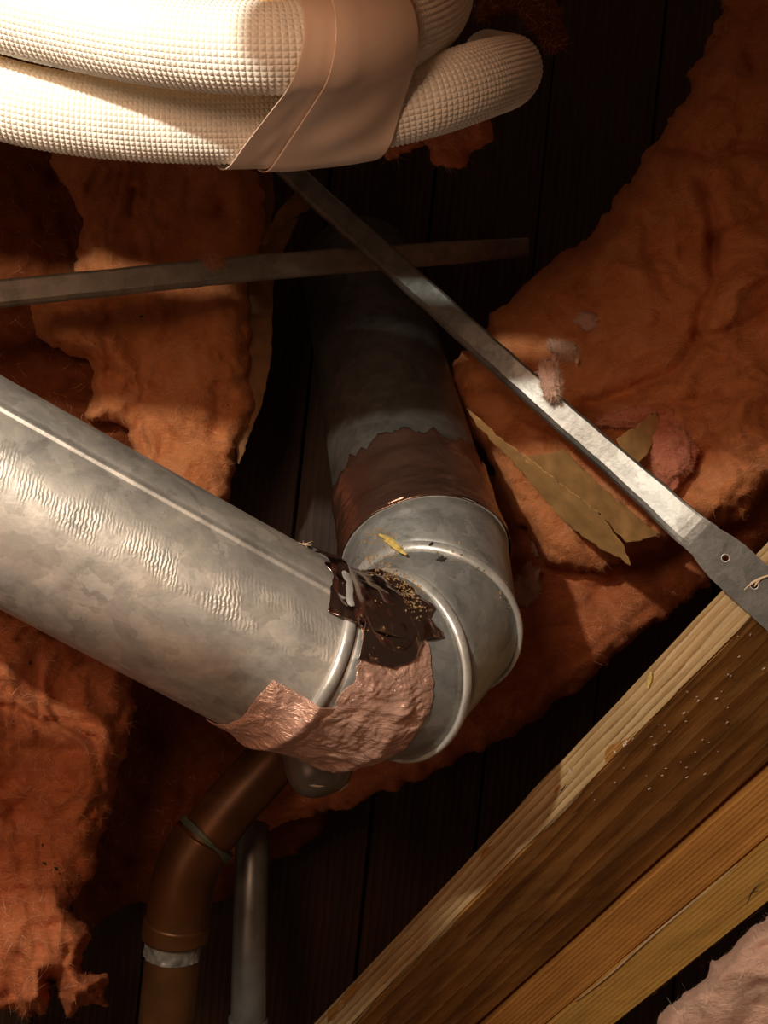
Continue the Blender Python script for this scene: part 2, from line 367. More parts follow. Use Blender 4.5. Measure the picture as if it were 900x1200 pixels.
def batt(name, label, poly, depth, thick=0.05, R=30, creases=(), bumps=(), seed=1, mat=WOOL, step=3.5, rough=5.0, amp=1.0, nfib=2500, fmat=None, stretch=(1.0, 1.0), cat='insulation', ns=1.0):
    cx = np.mean([p[0] for p in poly]); cy = np.mean([p[1] for p in poly])
    pl = crom(list(poly) + [poly[0]], 5)[:-1]
    x0, y0 = pl.min(0) - 14; x1, y1 = pl.max(0) + 14
    xs = np.arange(x0, x1, step); ys = np.arange(y0, y1, step)
    X, Y = np.meshgrid(xs, ys, indexing='ij')
    sd = poly_sd(X, Y, pl) + rough * fbm(X / 26, Y / 26, seed * 3.1, seed, 4, 0.6)
    gx, gy = np.gradient(sd, step); g2 = np.hypot(gx, gy) + 1e-6
    near = (sd < 0) & (sd > -2.5 * step)
    mv = np.where(near, -sd / g2, 0); mv = np.clip(mv, 0, 2.2 * step)
    X2 = X + gx / g2 * mv; Y2 = Y + gy / g2 * mv
    sdc = np.maximum(sd, 0)
    t = np.clip(1 - sdc / R, 0, 1)
    edge = thick * (1 - np.sqrt(np.clip(1 - t * t, 0, 1)))
    # lumps, layered folds, and small wool
    wx = X2 + 26 * fbm(X2 / 90, Y2 / 90, 1.7, seed + 5, 3); wy = Y2 + 26 * fbm(X2 / 90, Y2 / 90, 8.2, seed + 9, 3)
    big = fbm(wx / 95, wy / 95, 0, seed + 20, 3)
    fold = 1 - np.abs(fbm(wx / (60 * stretch[0]), wy / (60 * stretch[1]), 2, seed + 31, 3))       # ridged
    fine = fbm(wx / (15 * stretch[0]), wy / (15 * stretch[1]), 4, seed + 41, 4, 0.55)
    h = amp * (0.015 * big + 0.007 * fold + 0.0019 * ns * fine)
    for (bx, by, br, bh) in bumps:
        q = ((wx - bx) ** 2 + (wy - by) ** 2) / br ** 2
        h = h + bh * np.exp(-q)
    for (cl, cw, ch) in creases:
        dl = line_d(X2 + 5 * vn(X2 / 30, Y2 / 30, 3, seed), Y2 + 5 * vn(X2 / 30, Y2 / 30, 9, seed), cl)
        h = h - ch * np.exp(-(dl / cw) ** 1.3)
    pit = np.clip(vn(wx / 34, wy / 30, 5, seed + 61) - 0.42, 0, 1) * np.clip(1.2 * vn(wx / 9, wy / 16, 6, seed + 66) + 0.6, 0, 1)
    h = h - 0.018 * amp * pit
    D = depth(X2, Y2) + edge - h * np.clip(sdc / (R * 0.6), 0.0, 1)
    idx = -np.ones(X.shape, int)
    ins = sd > 0
    cell = ins[:-1, :-1] | ins[1:, :-1] | ins[:-1, 1:] | ins[1:, 1:]
    use = np.zeros(X.shape, bool)
    use[:-1, :-1] |= cell; use[1:, :-1] |= cell; use[:-1, 1:] |= cell; use[1:, 1:] |= cell
    idx[use] = np.arange(use.sum())
    cam_ = np.stack([(X2 - 450) / F * D, (600 - Y2) / F * D, D], -1)[use]
    Vf = W(cam_)
    a, b_, c, d = idx[:-1, :-1][cell], idx[1:, :-1][cell], idx[1:, 1:][cell], idx[:-1, 1:][cell]
    faces = np.stack([a, b_, c, d], 1)
    # back side
    nV = len(Vf); Db = depth(X2, Y2) + thick + 0.02
    Xb = (cx + (X2 - cx) * 0.985); Yb = (cy + (Y2 - cy) * 0.985)
    Vb = W(np.stack([(Xb - 450) / F * Db, (600 - Yb) / F * Db, Db], -1)[use])
    fl = faces.tolist() + (faces[:, ::-1] + nV).tolist()
    e = {}
    for q in faces.tolist():
        for i in range(4):
            k = (q[i], q[(i + 1) % 4])
            if (k[1], k[0]) in e: del e[(k[1], k[0])]
            else: e[k] = 1
    for (i, j) in e: fl.append((j, i, i + nV, j + nV))
    o = obj(name, np.vstack([Vf, Vb]), fl, mat)
    props(o, label, cat, 'insulation batts' if cat == 'insulation' else None)
    # loose fibres
    if nfib:
        rng = np.random.default_rng(seed + 77)
        gxd = np.gradient(cam_ if False else D, step)
        Pg = W(np.stack([(X2 - 450) / F * D, (600 - Y2) / F * D, D], -1))
        du = np.gradient(Pg, axis=0); dv = np.gradient(Pg, axis=1)
        Nn = np.cross(du, dv); Nn /= np.linalg.norm(Nn, axis=2)[..., None] + 1e-12
        s_ = np.sign((Nn * (CAM - Pg)).sum(2)); Nn *= s_[..., None]
        inside = np.argwhere(sd > 0)
        edgei = np.argwhere((sd > 0) & (sd < 7))
        pick = inside[rng.integers(0, len(inside), nfib)]
        pe = edgei[rng.integers(0, len(edgei), nfib // 3)]
        pick = np.vstack([pick, pe])
        fibres('loose_fibre', Pg[pick[:, 0], pick[:, 1]], Nn[pick[:, 0], pick[:, 1]], fmat or FIBM, o, rng)
    return o

def lin(d0, x0, y0, gx, gy):
    return lambda X, Y: d0 + (X - x0) * gx + (Y - y0) * gy

# ------------------------------------------------------------------ setting: subfloor overhead
ceil_root = thing('ceiling', P(450, 600, 1.36), 'dark subfloor planks at the back of the joist bay', None, kind='structure')
def slab(name, c0, ux, uy, uz, lx, ly, lz, mat, parent, nx=30, bev=0.002, seed=0, jitter=0.0006, mat2=None):
    """a board: c0 corner (world), unit axes ux (length), uy (width), uz (thickness, away from the seen face)"""
    b = bev
    prof = [(0, b), (b, 0), (ly * 0.25, 0), (ly * 0.5, 0), (ly * 0.75, 0), (ly - b, 0), (ly, b), (ly, lz - b), (ly - b, lz), (b, lz), (0, lz - b)]
    n = len(prof); per = np.array(prof)
    sper = np.r_[0, np.cumsum(np.linalg.norm(np.diff(per, axis=0), axis=1))]
    V = []; uv = []
    for i in range(nx + 1):
        s = lx * i / nx
        for k, (y, z) in enumerate(prof):
            j = jitter * float(vn(s * 40, k * 3.3, seed, 5)) + jitter * 2.5 * float(vn(s * 9, k * 1.3, seed, 8))
            V.append(c0 + ux * s + uy * (y + j) + uz * (z + (j if z < lz / 2 else -j)))
            uv.append((s + seed * 0.37, sper[k] + seed * 0.11))
    fs = grid_faces(nx + 1, n, True)
    fs.append(tuple(range(n))); fs.append(tuple(nx * n + j for j in reversed(range(n))))
    return obj(name, np.array(V), fs, mat, parent, uv=np.array(uv), smooth=False)
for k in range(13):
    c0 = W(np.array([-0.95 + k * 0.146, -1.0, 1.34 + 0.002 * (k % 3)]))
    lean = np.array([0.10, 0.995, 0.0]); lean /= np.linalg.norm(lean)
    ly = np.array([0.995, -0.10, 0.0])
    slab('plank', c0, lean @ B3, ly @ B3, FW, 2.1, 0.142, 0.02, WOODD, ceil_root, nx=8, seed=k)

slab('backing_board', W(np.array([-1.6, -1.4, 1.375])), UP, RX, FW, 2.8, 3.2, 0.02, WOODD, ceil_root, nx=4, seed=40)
# timbers added out of view, sized to block the work light
def camslab(name, label, a, b, h, dth, mat, seed):
    a = np.array(a, float); b = np.array(b, float); l = b - a; L_ = np.linalg.norm(l); l /= L_
    u = np.array([-l[1], l[0], 0.0]); u /= np.linalg.norm(u); z = np.cross(l, u)
    if z[2] < 0: z = -z
    o = slab(name, W(a), l @ B3, u @ B3, z @ B3, L_, h, dth, mat, None, nx=20, seed=seed)
    return props(o, label, 'timber')
camslab('light_block_timber', 'added unseen timber blocking the work light from the taped hoses and the bay', (-0.155, 0.268, 0.30), (0.55, 0.20, 0.36), 0.46, 0.038, WOODA, 50)
camslab('light_block_timber', 'added unseen timber above and behind the upper hose, blocking the work light', (-0.80, 0.389, 0.567), (0.0, 0.253, 0.567), 0.50, 0.038, WOODA, 51)

camslab('light_block_timber', 'added unseen batten left of the camera, blocking the work light below the duct', (-0.80, 0.233, 0.29), (-0.238, 0.126, 0.29), 0.028, 0.036, WOODA, 52)  # added bar that keeps the work light off things below the duct

# ------------------------------------------------------------------ joist and ledger boards, lower right
A0 = P(600, 1010, 0.985); A1 = P(900, 705, 0.80)
Ld = (A1 - A0); Ld /= np.linalg.norm(Ld)
def ortho(v): v = v - (v @ Ld) * Ld; return v / np.linalg.norm(v)
def widthdir(tilt):                      # in-picture down-right direction leaning away by tilt
    s = ortho(RX * 0.7 - UP * 0.72)
    f = ortho(FW); f = f - (f @ s) * s; f /= np.linalg.norm(f)
    t = math.radians(tilt)
    return s * math.cos(t) + f * math.sin(t), -s * math.sin(t) + f * math.cos(t)
wd, zd = widthdir(42)
JL = 1.4; T0 = A0 - Ld * 0.48
joist = thing('floor_joist', T0, 'wide brown floor joist with pale sunlit-looking narrow edge, running diagonally at lower right', 'joist')
joist['label'] = 'wide stained brown floor joist with pale rough top edge, steel strap end on it'
# wide face board and its pale edge as one timber: the edge face gets its own thin part
slab('timber', T0 + wd * 0.0, Ld, wd, zd, JL, 0.203, 0.038, WOODA, joist, nx=60, seed=3)
slab('pale_edge', T0 - wd * 0.0012 + zd * 0.001, Ld, zd, wd, JL, 0.037, 0.004, WOODE, joist, nx=90, bev=0.0006, seed=4, jitter=0.0008)
S0 = T0 + wd * 0.203
w2, z2 = widthdir(6)
b1 = slab('ledger_board', S0 + w2 * 0.006 - z2 * 0.004, Ld, w2, z2, JL, 0.052, 0.06, WOODB, None, nx=60, seed=5)
props(b1, 'reddish straight grained board beside dark gap under the wide joist', 'board')
b2 = slab('ledger_board', S0 + w2 * 0.0592 - z2 * 0.0045, Ld, w2, z2, JL, 0.055, 0.06, WOODC, None, nx=60, seed=6)
props(b2, 'yellowish board edge beside the pink insulation in the corner', 'board')
# lifted splinter along the crack
cp = [S0 + w2 * (0.0590 + 0.001 * math.sin(i * 0.9)) + Ld * (0.25 + i * 0.03) - z2 * (0.0055 + 0.0015 * math.sin(i * 0.5)) for i in range(11)]
cq = crom(cp, 4); V, fc, uv = tube(cq, 0.0003 + 0.0010 * np.sin(np.linspace(0.05, 3.1, len(cq))) ** 0.7, 6)
obj('split_fibre', V, fc, GLUE, b2, uv=uv)
bk = np.array([S0 + w2 * (0.1142 + 0.0022 * float(vn(i * 0.31, 0, 0, 4))) + Ld * (JL * i / 150) + z2 * (0.004 + 0.002 * float(vn(i * 0.4, 3, 0, 4))) for i in range(151)])
V, fc, uv = tube(bk, 0.0042, 10, fn=lambda S, PH: 0.0022 * fbm(S * 70, PH * 1.5, 0, 12, 3)); obj('bark_edge', V, fc, mat_plain('bark_dark', (0.09, 0.05, 0.02), 0.9, var=0.4, scale=120, bump=0.6), b2, uv=uv, smooth=False)

# ------------------------------------------------------------------ insulation batts
def R1d(X, Y): return 1.02 + (X - 700) * (-0.00030) + (Y - 400) * (-0.00005)
right_batt = batt('insulation_batt', 'large lumpy orange insulation batt filling the right side behind the steel strap',
    [(1010, -80), (870, -30), (846, 20), (818, 72), (806, 88), (812, 104), (790, 132), (757, 180), (720, 235), (682, 290), (650, 300), (605, 345), (582, 368), (558, 402), (534, 425), (526, 447), (532, 478), (560, 520), (600, 600), (640, 660), (700, 668), (735, 655), (770, 640), (800, 618), (850, 616), (880, 600), (905, 574), (1010, 520)],
    R1d, 0.06, 34,
    creases=[([(838, 285), (834, 340), (815, 400), (790, 438), (740, 462), (690, 470)], 8, 0.022), ([(838, 285), (872, 262), (905, 250)], 8, 0.014), ([(815, 398), (860, 384), (905, 368)], 7, 0.020),
             ([(775, 172), (830, 182), (905, 172)], 10, 0.018), ([(715, 108), (742, 150), (790, 178)], 8, 0.008), ([(690, 470), (720, 480), (770, 486), (800, 470), (905, 452)], 9, 0.012),
             ([(822, 210), (838, 250), (838, 290)], 8, 0.014), ([(690, 640), (735, 600), (800, 560), (830, 530)], 10, 0.014), ([(560, 470), (620, 500), (660, 520)], 12, 0.012), ([(660, 350), (720, 340), (790, 352)], 6, 0.005), ([(640, 395), (700, 372), (760, 380)], 6, 0.005)],
    bumps=[(865, 500, 62, 0.028), (750, 380, 70, 0.016), (866, 100, 60, 0.02), (872, 330, 40, 0.020), (845, 575, 38, 0.02), (800, 230, 40, 0.010), (620, 420, 40, 0.012), (720, 300, 40, 0.008)],
    seed=3, mat=WOOL, step=3.2, nfib=5000, stretch=(1.4, 0.9))
lower_batt = batt('insulation_batt', 'long rust orange insulation batt behind the elbow, running down under the joist',
    [(500, 560), (600, 560), (700, 600), (820, 585), (935, 560), (935, 600), (850, 672), (760, 735), (700, 790), (640, 835), (560, 880), (470, 922), (380, 952), (312, 975), (285, 985), (262, 960), (330, 880), (430, 760)],
    lin(1.10, 600, 760, -0.00012, -0.00015), 0.05, 30,
    creases=[([(610, 660), (700, 690), (800, 640)], 10, 0.014), ([(620, 800), (700, 760), (780, 700)], 8, 0.008), ([(560, 760), (640, 740), (720, 735)], 7, 0.007)],
    bumps=[(660, 690, 60, 0.012), (740, 660, 40, 0.01)], seed=11, mat=WOOLR, step=3.4, nfib=3000, stretch=(1.8, 0.7))
left_batt = batt('insulation_batt', 'tall orange insulation batt at upper left, crossed by the level strap',
    [(100, 60), (58, 130), (62, 200), (92, 260), (84, 330), (38, 352), (42, 385), (70, 412), (100, 425), (112, 440), (104, 465), (108, 490), (145, 505), (150, 530), (180, 570), (240, 640), (300, 700), (284, 640), (268, 585), (274, 540), (292, 500), (300, 450), (296, 400), (288, 345), (305, 300), (310, 250), (296, 195), (284, 120), (200, 60)],
    lin(1.03, 200, 350, 0.00015, 0.0), 0.05, 30,
    creases=[([(128, 280), (200, 300), (290, 306)], 16, 0.010), ([(262, 235), (258, 250)], 9, 0.016), ([(215, 200), (222, 240), (200, 290)], 6, 0.006), ([(122, 360), (128, 430), (110, 470)], 8, 0.012), ([(200, 380), (190, 430), (140, 470)], 7, 0.005), ([(240, 350), (262, 420), (250, 520)], 9, 0.005), ([(170, 470), (200, 520)], 7, 0.007)],
    bumps=[(95, 395, 34, 0.022), (220, 440, 60, 0.012), (240, 260, 50, 0.012), (150, 240, 40, 0.008)], seed=21, mat=WOOL, step=3.2, nfib=3500, stretch=(0.7, 1.8))
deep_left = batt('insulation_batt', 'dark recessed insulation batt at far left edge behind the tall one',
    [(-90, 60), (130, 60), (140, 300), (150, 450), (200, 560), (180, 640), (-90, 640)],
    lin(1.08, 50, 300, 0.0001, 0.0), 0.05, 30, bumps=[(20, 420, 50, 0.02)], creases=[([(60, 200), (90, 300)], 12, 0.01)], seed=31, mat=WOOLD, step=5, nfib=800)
low_left = batt('insulation_batt', 'ragged orange insulation batt hanging at lower left below the duct',
    [(-90, 650), (60, 660), (130, 740), (156, 795), (152, 850), (136, 910), (120, 968), (104, 1030), (84, 1064), (100, 1090), (106, 1112), (100, 1134), (128, 1140), (122, 1160), (124, 1178), (96, 1182), (82, 1192), (70, 1172), (62, 1150), (56, 1180), (30, 1190), (0, 1182), (-90, 1200)],
    lin(0.93, 60, 950, 0.0004, -0.00005), 0.05, 26,
    creases=[([(-20, 870), (40, 874), (90, 880)], 9, 0.010), ([(0, 905), (30, 930), (10, 960)], 9, 0.012), ([(0, 930), (40, 950)], 6, 0.008), ([(-10, 1048), (30, 1046), (66, 1044)], 8, 0.010), ([(76, 1110), (70, 1150), (66, 1180)], 6, 0.014), ([(40, 1092), (80, 1078), (100, 1068)], 7, 0.010), ([(55, 800), (75, 770)], 6, 0.005), ([(90, 810), (100, 770)], 6, 0.005)],
    bumps=[(50, 1065, 34, 0.016), (60, 850, 60, 0.01), (30, 1130, 40, 0.012), (100, 1150, 20, 0.01)], seed=41, mat=WOOLR, amp=1.4, step=3.0, rough=6, nfib=3500, stretch=(0.8, 1.5), fmat=FIBM)
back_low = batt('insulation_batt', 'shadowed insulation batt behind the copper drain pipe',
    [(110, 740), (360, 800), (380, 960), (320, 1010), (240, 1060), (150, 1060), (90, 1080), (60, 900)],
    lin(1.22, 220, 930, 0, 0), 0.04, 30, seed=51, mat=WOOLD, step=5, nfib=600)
corner_batt = batt('insulation_batt', 'pale pink insulation batt in the bottom right corner below the boards',
    [(960, 1020), (902, 1073), (868, 1098), (846, 1122), (832, 1126), (820, 1152), (800, 1168), (782, 1182), (764, 1215), (700, 1290), (960, 1290)],
    lin(0.76, 850, 1150, -0.0003, 0.0), 0.05, 20, bumps=[(880, 1150, 40, 0.01)], creases=[([(900, 1110), (868, 1130)], 6, 0.004)],
    seed=61, mat=WOOLN, step=3.0, rough=4, amp=0.5, nfib=1500, fmat=FIBP, ns=1.4)
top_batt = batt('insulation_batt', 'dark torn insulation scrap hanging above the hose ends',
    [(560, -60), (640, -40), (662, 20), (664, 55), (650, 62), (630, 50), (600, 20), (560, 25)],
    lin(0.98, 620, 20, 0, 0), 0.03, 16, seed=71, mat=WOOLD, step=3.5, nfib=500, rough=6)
hang_batt = batt('insulation_batt', 'small torn insulation tuft hanging below the lower hose, over the dark bay',
    [(440, 100), (450, 180), (470, 178), (500, 172), (506, 190), (520, 194), (535, 200), (548, 196), (552, 180), (566, 172), (574, 150), (560, 100)],
    lin(0.92, 520, 150, 0, 0), 0.03, 14, seed=81, mat=WOOLR, step=3, nfib=500, rough=4)

# ------------------------------------------------------------------ wool tufts
def tuft(label, px, py, d, rx, ry, mat, seed, nf=700, fmat=None, squash=0.6, dense=5, ang=0, cat='insulation tuft', parent=None, on=None):
    if on is not None:                       # rest the tuft on the surface behind it
        ps = [cast(on, px + a, py + b)[0] for a in (-6, 0, 6) for b in (-6, 0, 6)]
        ps = [float((q - CAM) @ FW) for q in ps if q is not None]
        if ps: d = min(ps) - 0.25 * min(rx, ry) * d / F * squash
    bm = bmesh.new(); bmesh.ops.create_icosphere(bm, subdivisions=dense, radius=1.0)
    v = np.array([x.co[:] for x in bm.verts]); fc = [[q.index for q in f.verts] for f in bm.faces]; bm.free()
    n = v.copy()
    k = 0.95 + 0.16 * fbm(v[:, 0] * 2, v[:, 1] * 2, v[:, 2] * 2, seed, 3) + 0.05 * fbm(v[:, 0] * 6, v[:, 1] * 6, v[:, 2] * 6, seed, 3) if mat is WOOLP else 0.82 + 0.30 * fbm(v[:, 0] * 1.8, v[:, 1] * 1.8, v[:, 2] * 1.8, seed, 3) + 0.26 * fbm(v[:, 0] * 5, v[:, 1] * 5, v[:, 2] * 5, seed + 3, 4, 0.65)
    v = v * k[:, None]
    ca, sa = math.cos(ang), math.sin(ang)
    sx = rx * d / F; sy = ry * d / F
    cx_ = v[:, 0] * sx; cy_ = v[:, 1] * sy
    cc = np.stack([cx_ * ca - cy_ * sa, cx_ * sa + cy_ * ca, v[:, 2] * min(sx, sy) * squash], 1) + C(px, py, d)
    o = obj('wool_tuft', W(cc), fc, mat, parent)
    if parent is None: props(o, label, cat)
    rng = np.random.default_rng(seed); nf = nf * 4; ii = rng.integers(0, len(v), nf)
    fibres('loose_fibre', W(cc)[ii], (n @ B3)[ii], fmat or FIBP, o, rng, (0.003, 0.009), 0.00015, 1.3)
    return o
RB = bvh(right_batt); LB_ = bvh(lower_batt)
tuft('rounded rose pink wool lump behind the strap, beside folded brown paper', 787, 528, 0.985, 27, 42, WOOLP, 5, 700, FIBM, 0.9, on=RB)
tuft('rose pink wool strip lying along the upper side of the steel strap', 742, 488, 0.99, 42, 11, WOOLP, 6, 400, FIBM, 0.9, ang=0.12, on=RB)
tuft('pale pink tuft stuck beside the right side of the elbow', 618, 688, 1.03, 17, 27, WOOLN, 7, 600, on=LB_)
tuft('small pale smear of wool above the tuft beside the elbow', 630, 640, 1.03, 8, 12, WOOLN, 17, 150, on=LB_)
tuft('pale pink tuft on the batt above the wood splinter', 664, 412, 0.955, 24, 11, WOOLN, 8, 600, ang=-0.5, on=RB)
tuft('uppermost pale tuft on the right batt', 690, 376, 0.965, 15, 9, WOOLN, 9, 400, on=RB)

# ------------------------------------------------------------------ duct, elbow, riser
r = 0.0762
c0 = C(336, 758, 0.775); cl = C(-170, 575 - 0.55 * 170 + 2, 0.722)
d1 = c0 - cl; d1 /= np.linalg.norm(d1)
d2 = np.array([-0.13, 0.66, 0.74]); d2 /= np.linalg.norm(d2)
Bx = np.cross(d1, d2); Bx /= np.linalg.norm(Bx)
if Bx[2] > 0: Bx = -Bx                       # toward the viewer
e1 = d1; e2 = d2 - (d2 @ d1) * d1; e2 /= np.linalg.norm(e2); TOT = math.acos(np.clip(d1 @ d2, -1, 1))
def ring(Cc, ang, rr, ph, tilt=0.0):
    """ring of the bent duct: ang 0..TOT along the bend; ph 0 = toward viewer side (Bx), +90 = inner side of the bend"""
    n = e1 * math.cos(ang) + e2 * math.sin(ang)
    inn = -e1 * math.sin(ang) + e2 * math.cos(ang)
    return Cc + rr[..., None] * (np.cos(ph)[..., None] * Bx + np.sin(ph)[..., None] * inn) + (tilt * rr * np.cos(ph - PHN))[..., None] * n
_n0 = np.array([0, 0, -1.0]); _n0 = _n0 - (_n0 @ d1) * d1
PHN = math.atan2(_n0 @ e2, _n0 @ Bx)           # ring angle that faces the viewer on the straight duct
print('PHN', math.degrees(PHN), 'TOT', math.degrees(TOT))
KEY = [  # (s, centre, angle fraction, near-side tilt)
    (-9.0, cl, 0.0, 0.0), (-2.2, c0 - d1 * 0.11, 0.0, 0.15), (0.0, c0, 0.0, 0.40), (0.8, C(395, 782, 0.795), 0.20, 0.30),
    (1.6, C(462, 780, 0.815), 0.42, 0.05), (2.6, C(506, 730, 0.855), 0.76, 0.0), (3.4, C(499, 657, 0.90), 1.0, 0.0),
    (5.0, C(499, 657, 0.90) + d2 * 0.12, 1.0, 0.0), (9.0, C(499, 657, 0.90) + d2 * 0.56, 1.0, 0.0)]
KS = np.array([k[0] for k in KEY])
def surf(s, ph, off=0.0):
    """world point on the duct skin at spine coordinate s, angle ph, lifted by off"""
    s = np.asarray(s, float); ph = np.asarray(ph, float); off = np.broadcast_to(np.asarray(off, float), np.broadcast(s, ph).shape)
    s, ph = np.broadcast_arrays(s, ph)
    i = np.clip(np.searchsorted(KS, s, side='right') - 1, 0, len(KS) - 2)
    out = np.zeros(s.shape + (3,))
    for k in range(len(KS) - 1):
        m = i == k
        if not m.any(): continue
        t = (s[m] - KS[k]) / (KS[k + 1] - KS[k])
        a, b = KEY[k], KEY[k + 1]
        A = ring(a[1], a[2] * TOT, r + off[m], ph[m], a[3]); B_ = ring(b[1], b[2] * TOT, r + off[m], ph[m], b[3])
        out[m] = A + (B_ - A) * t[..., None]
    return W(out)
NP = 128
def skin(name, svals, mat, parent, off=0.0, phs=None, fn=None, thick=0.0008):
    wrap = phs is None
    ph = np.linspace(-math.pi, math.pi, NP, endpoint=False) if wrap else phs
    S, PH = np.meshgrid(svals, ph, indexing='ij')
    o_ = off + (fn(S, PH) if fn is not None else 0)
    V = surf(S, PH, o_)
    arc = np.r_[0, np.cumsum(np.linalg.norm(np.diff(V[:, len(ph) // 2], axis=0), axis=1))]
    uv = np.stack([np.repeat(arc[:, None], len(ph), 1), -PH * r], -1).reshape(-1, 2)
    Vi = surf(S, PH, o_ - thick)
    n1 = len(svals); n2 = len(ph); V = V.reshape(-1, 3); Vi = Vi.reshape(-1, 3); m = n1 * n2
    fc = grid_faces(n1, n2, wrap) + [f[::-1] for f in grid_faces(n1, n2, wrap, m)]
    for row in (0, n1 - 1):
        for j in range(n2 if wrap else n2 - 1):
            k = (j + 1) % n2; a, b = row * n2 + j, row * n2 + k
            fc.append((a, b, b + m, a + m))
    if not wrap:
        for cc in (0, n2 - 1):
            for i in range(n1 - 1):
                a, b = i * n2 + cc, (i + 1) * n2 + cc
                fc.append((a, b, b + m, a + m))
    return obj(name, np.vstack([V, Vi]), fc, mat, parent, uv=np.vstack([uv, uv]))

duct = thing('round_duct', W(cl), 'dusty round galvanized duct pipe coming in from the left, seam along its upper side', 'duct')
SEAM = PHN + math.radians(51)
def seamfn(S, PH):
    d = (PH - SEAM) * r
    return 0.0017 * np.exp(-(d / 0.0016) ** 4) - 0.0008 * np.exp(-((d - 0.006) / 0.003) ** 2) + 0.0012 / (1 + np.exp(-(d - 0.001) / 0.0007)) * np.exp(-np.maximum(d, 0) / 0.03)
ph_d = np.unique(np.r_[np.linspace(-math.pi, math.pi, 110, endpoint=False), SEAM + np.linspace(-0.10, 0.12, 26)])
def skin2(name, svals, mat, parent, fn, ph):
    S, PH = np.meshgrid(svals, ph, indexing='ij'); V = surf(S, PH, fn(S, PH))
    arc = np.r_[0, np.cumsum(np.linalg.norm(np.diff(V[:, 0], axis=0), axis=1))]
    uv = np.stack([np.repeat(arc[:, None], len(ph), 1), (PH - PHN) * r], -1).reshape(-1, 2)
    return obj(name, V.reshape(-1, 3), grid_faces(len(svals), len(ph), True), mat, parent, uv=uv)
pipe = skin2('pipe', np.r_[np.linspace(-9, -2.2, 40), np.linspace(-2.0, 0.35, 14)], ZINC, duct, seamfn, ph_d)

elbow = thing('duct_elbow', surf(2.0, -1.0), 'grey galvanized adjustable duct elbow with pale raised seam rings', 'duct elbow')
sv = np.array([0.05, 0.8, 1.6]);
for a, b in ((0.1, 0.8), (0.8, 1.6), (1.6, 2.6), (2.6, 3.42)):
    skin('gore', np.linspace(a, b, 6), ZINCE, elbow, 0.0004)
def bead(s0, wd_, h, mat, parent, phs=None, name='seam_bead', push=0):
    ph = np.linspace(-math.pi, math.pi, NP, endpoint=False) if phs is None else phs
    Cc = surf(np.full_like(ph, s0 + push), ph, 0.0005); Cn = surf(np.full_like(ph, s0 + 0.02), ph, 0.0005); No = surf(np.full_like(ph, s0), ph, 0.02)
    T = Cn - Cc; T /= np.linalg.norm(T, axis=1)[:, None]; N = No - Cc; N -= (N * T).sum(1)[:, None] * T; N /= np.linalg.norm(N, axis=1)[:, None]
    q = np.linspace(0, 2 * math.pi, 12, endpoint=False)
    V = Cc[:, None] + wd_ * np.cos(q)[None, :, None] * T[:, None] + h * np.sin(q)[None, :, None] * N[:, None]
    uv = np.stack([np.repeat((ph * r)[:, None], 12, 1), np.repeat((q * wd_)[None], len(ph), 0)], -1).reshape(-1, 2)
    fc = grid_faces(len(ph), 12, True)
    if phs is None:
        m = (len(ph) - 1) * 12
        fc += [(m + j, m + (j + 1) % 12, (j + 1) % 12, j) for j in range(12)]
    return obj(name, V.reshape(-1, 3), fc, mat, parent, uv=uv)
bead(1.6, 0.0054, 0.0030, BEAD, elbow)
bead(2.6, 0.0056, 0.0030, BEAD, elbow)
bead(0.8, 0.0040, 0.0026, BEAD, elbow)
bead(3.42, 0.0012, 0.0012, BEAD, elbow, name='collar_lip')
bead(0.0, 0.0052, 0.0040, BEAD, elbow, name='joint_bead')

riser = thing('riser_duct', surf(3.5, 0.0), 'galvanized riser duct climbing into the dark bay above the elbow', 'duct')
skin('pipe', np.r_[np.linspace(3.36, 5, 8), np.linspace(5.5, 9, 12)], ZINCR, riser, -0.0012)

# crumpled foil tape over duct-to-elbow joint
tape = thing('foil_tape', surf(0.5, -0.6), 'crumpled shiny foil tape wrapped round the joint of duct and elbow', 'tape')
def jointbump(S): return 0.0036 * np.exp(-((S) / 0.12) ** 2) + 0.0026 * np.exp(-((S - 0.8) / 0.10) ** 2)
def crumple(S, PH, a=1.0, seed=0):
    if seed >= 15 and seed != 25:      # smooth foil: a few broad folds only
        x = S * 2.0; y = PH * 2.2
        w1 = x + 0.5 * vn(x, y, 3, seed); w2_ = y + 0.5 * vn(x, y, 8, seed)
        return a * (0.0022 * (1 - 2 * np.abs(fbm(w1, w2_, 0, seed + 3, 2, 0.45))) + 0.0003 * vn(x * 5, y * 5, 0, seed))
    x = S * 4.2; y = PH * 6.5
    x = x + 0.5 * fbm(x * 0.5, y * 0.5, 1, seed + 1, 2); y = y + 0.5 * fbm(x * 0.5, y * 0.5, 4, seed + 2, 2)
    rg_ = np.random.default_rng(seed); h = 0
    for k in range(12):                    # crossing sharp folds, like foil pressed flat again
        an = rg_.uniform(0, math.pi); fq = 0.5 * 1.30 ** k
        t = (x * math.cos(an) + y * math.sin(an)) * fq + rg_.uniform(0, 9)
        mask = np.clip(0.5 + 1.1 * vn(x * 0.6 * 1.15 ** k, y * 0.6 * 1.15 ** k, k, seed), 0.05, 1)
        h = h + mask * (np.abs((t % 1.0) - 0.5) * 2 - 0.5) * 0.0017 / 1.18 ** k
    return a * (h + 0.0012)
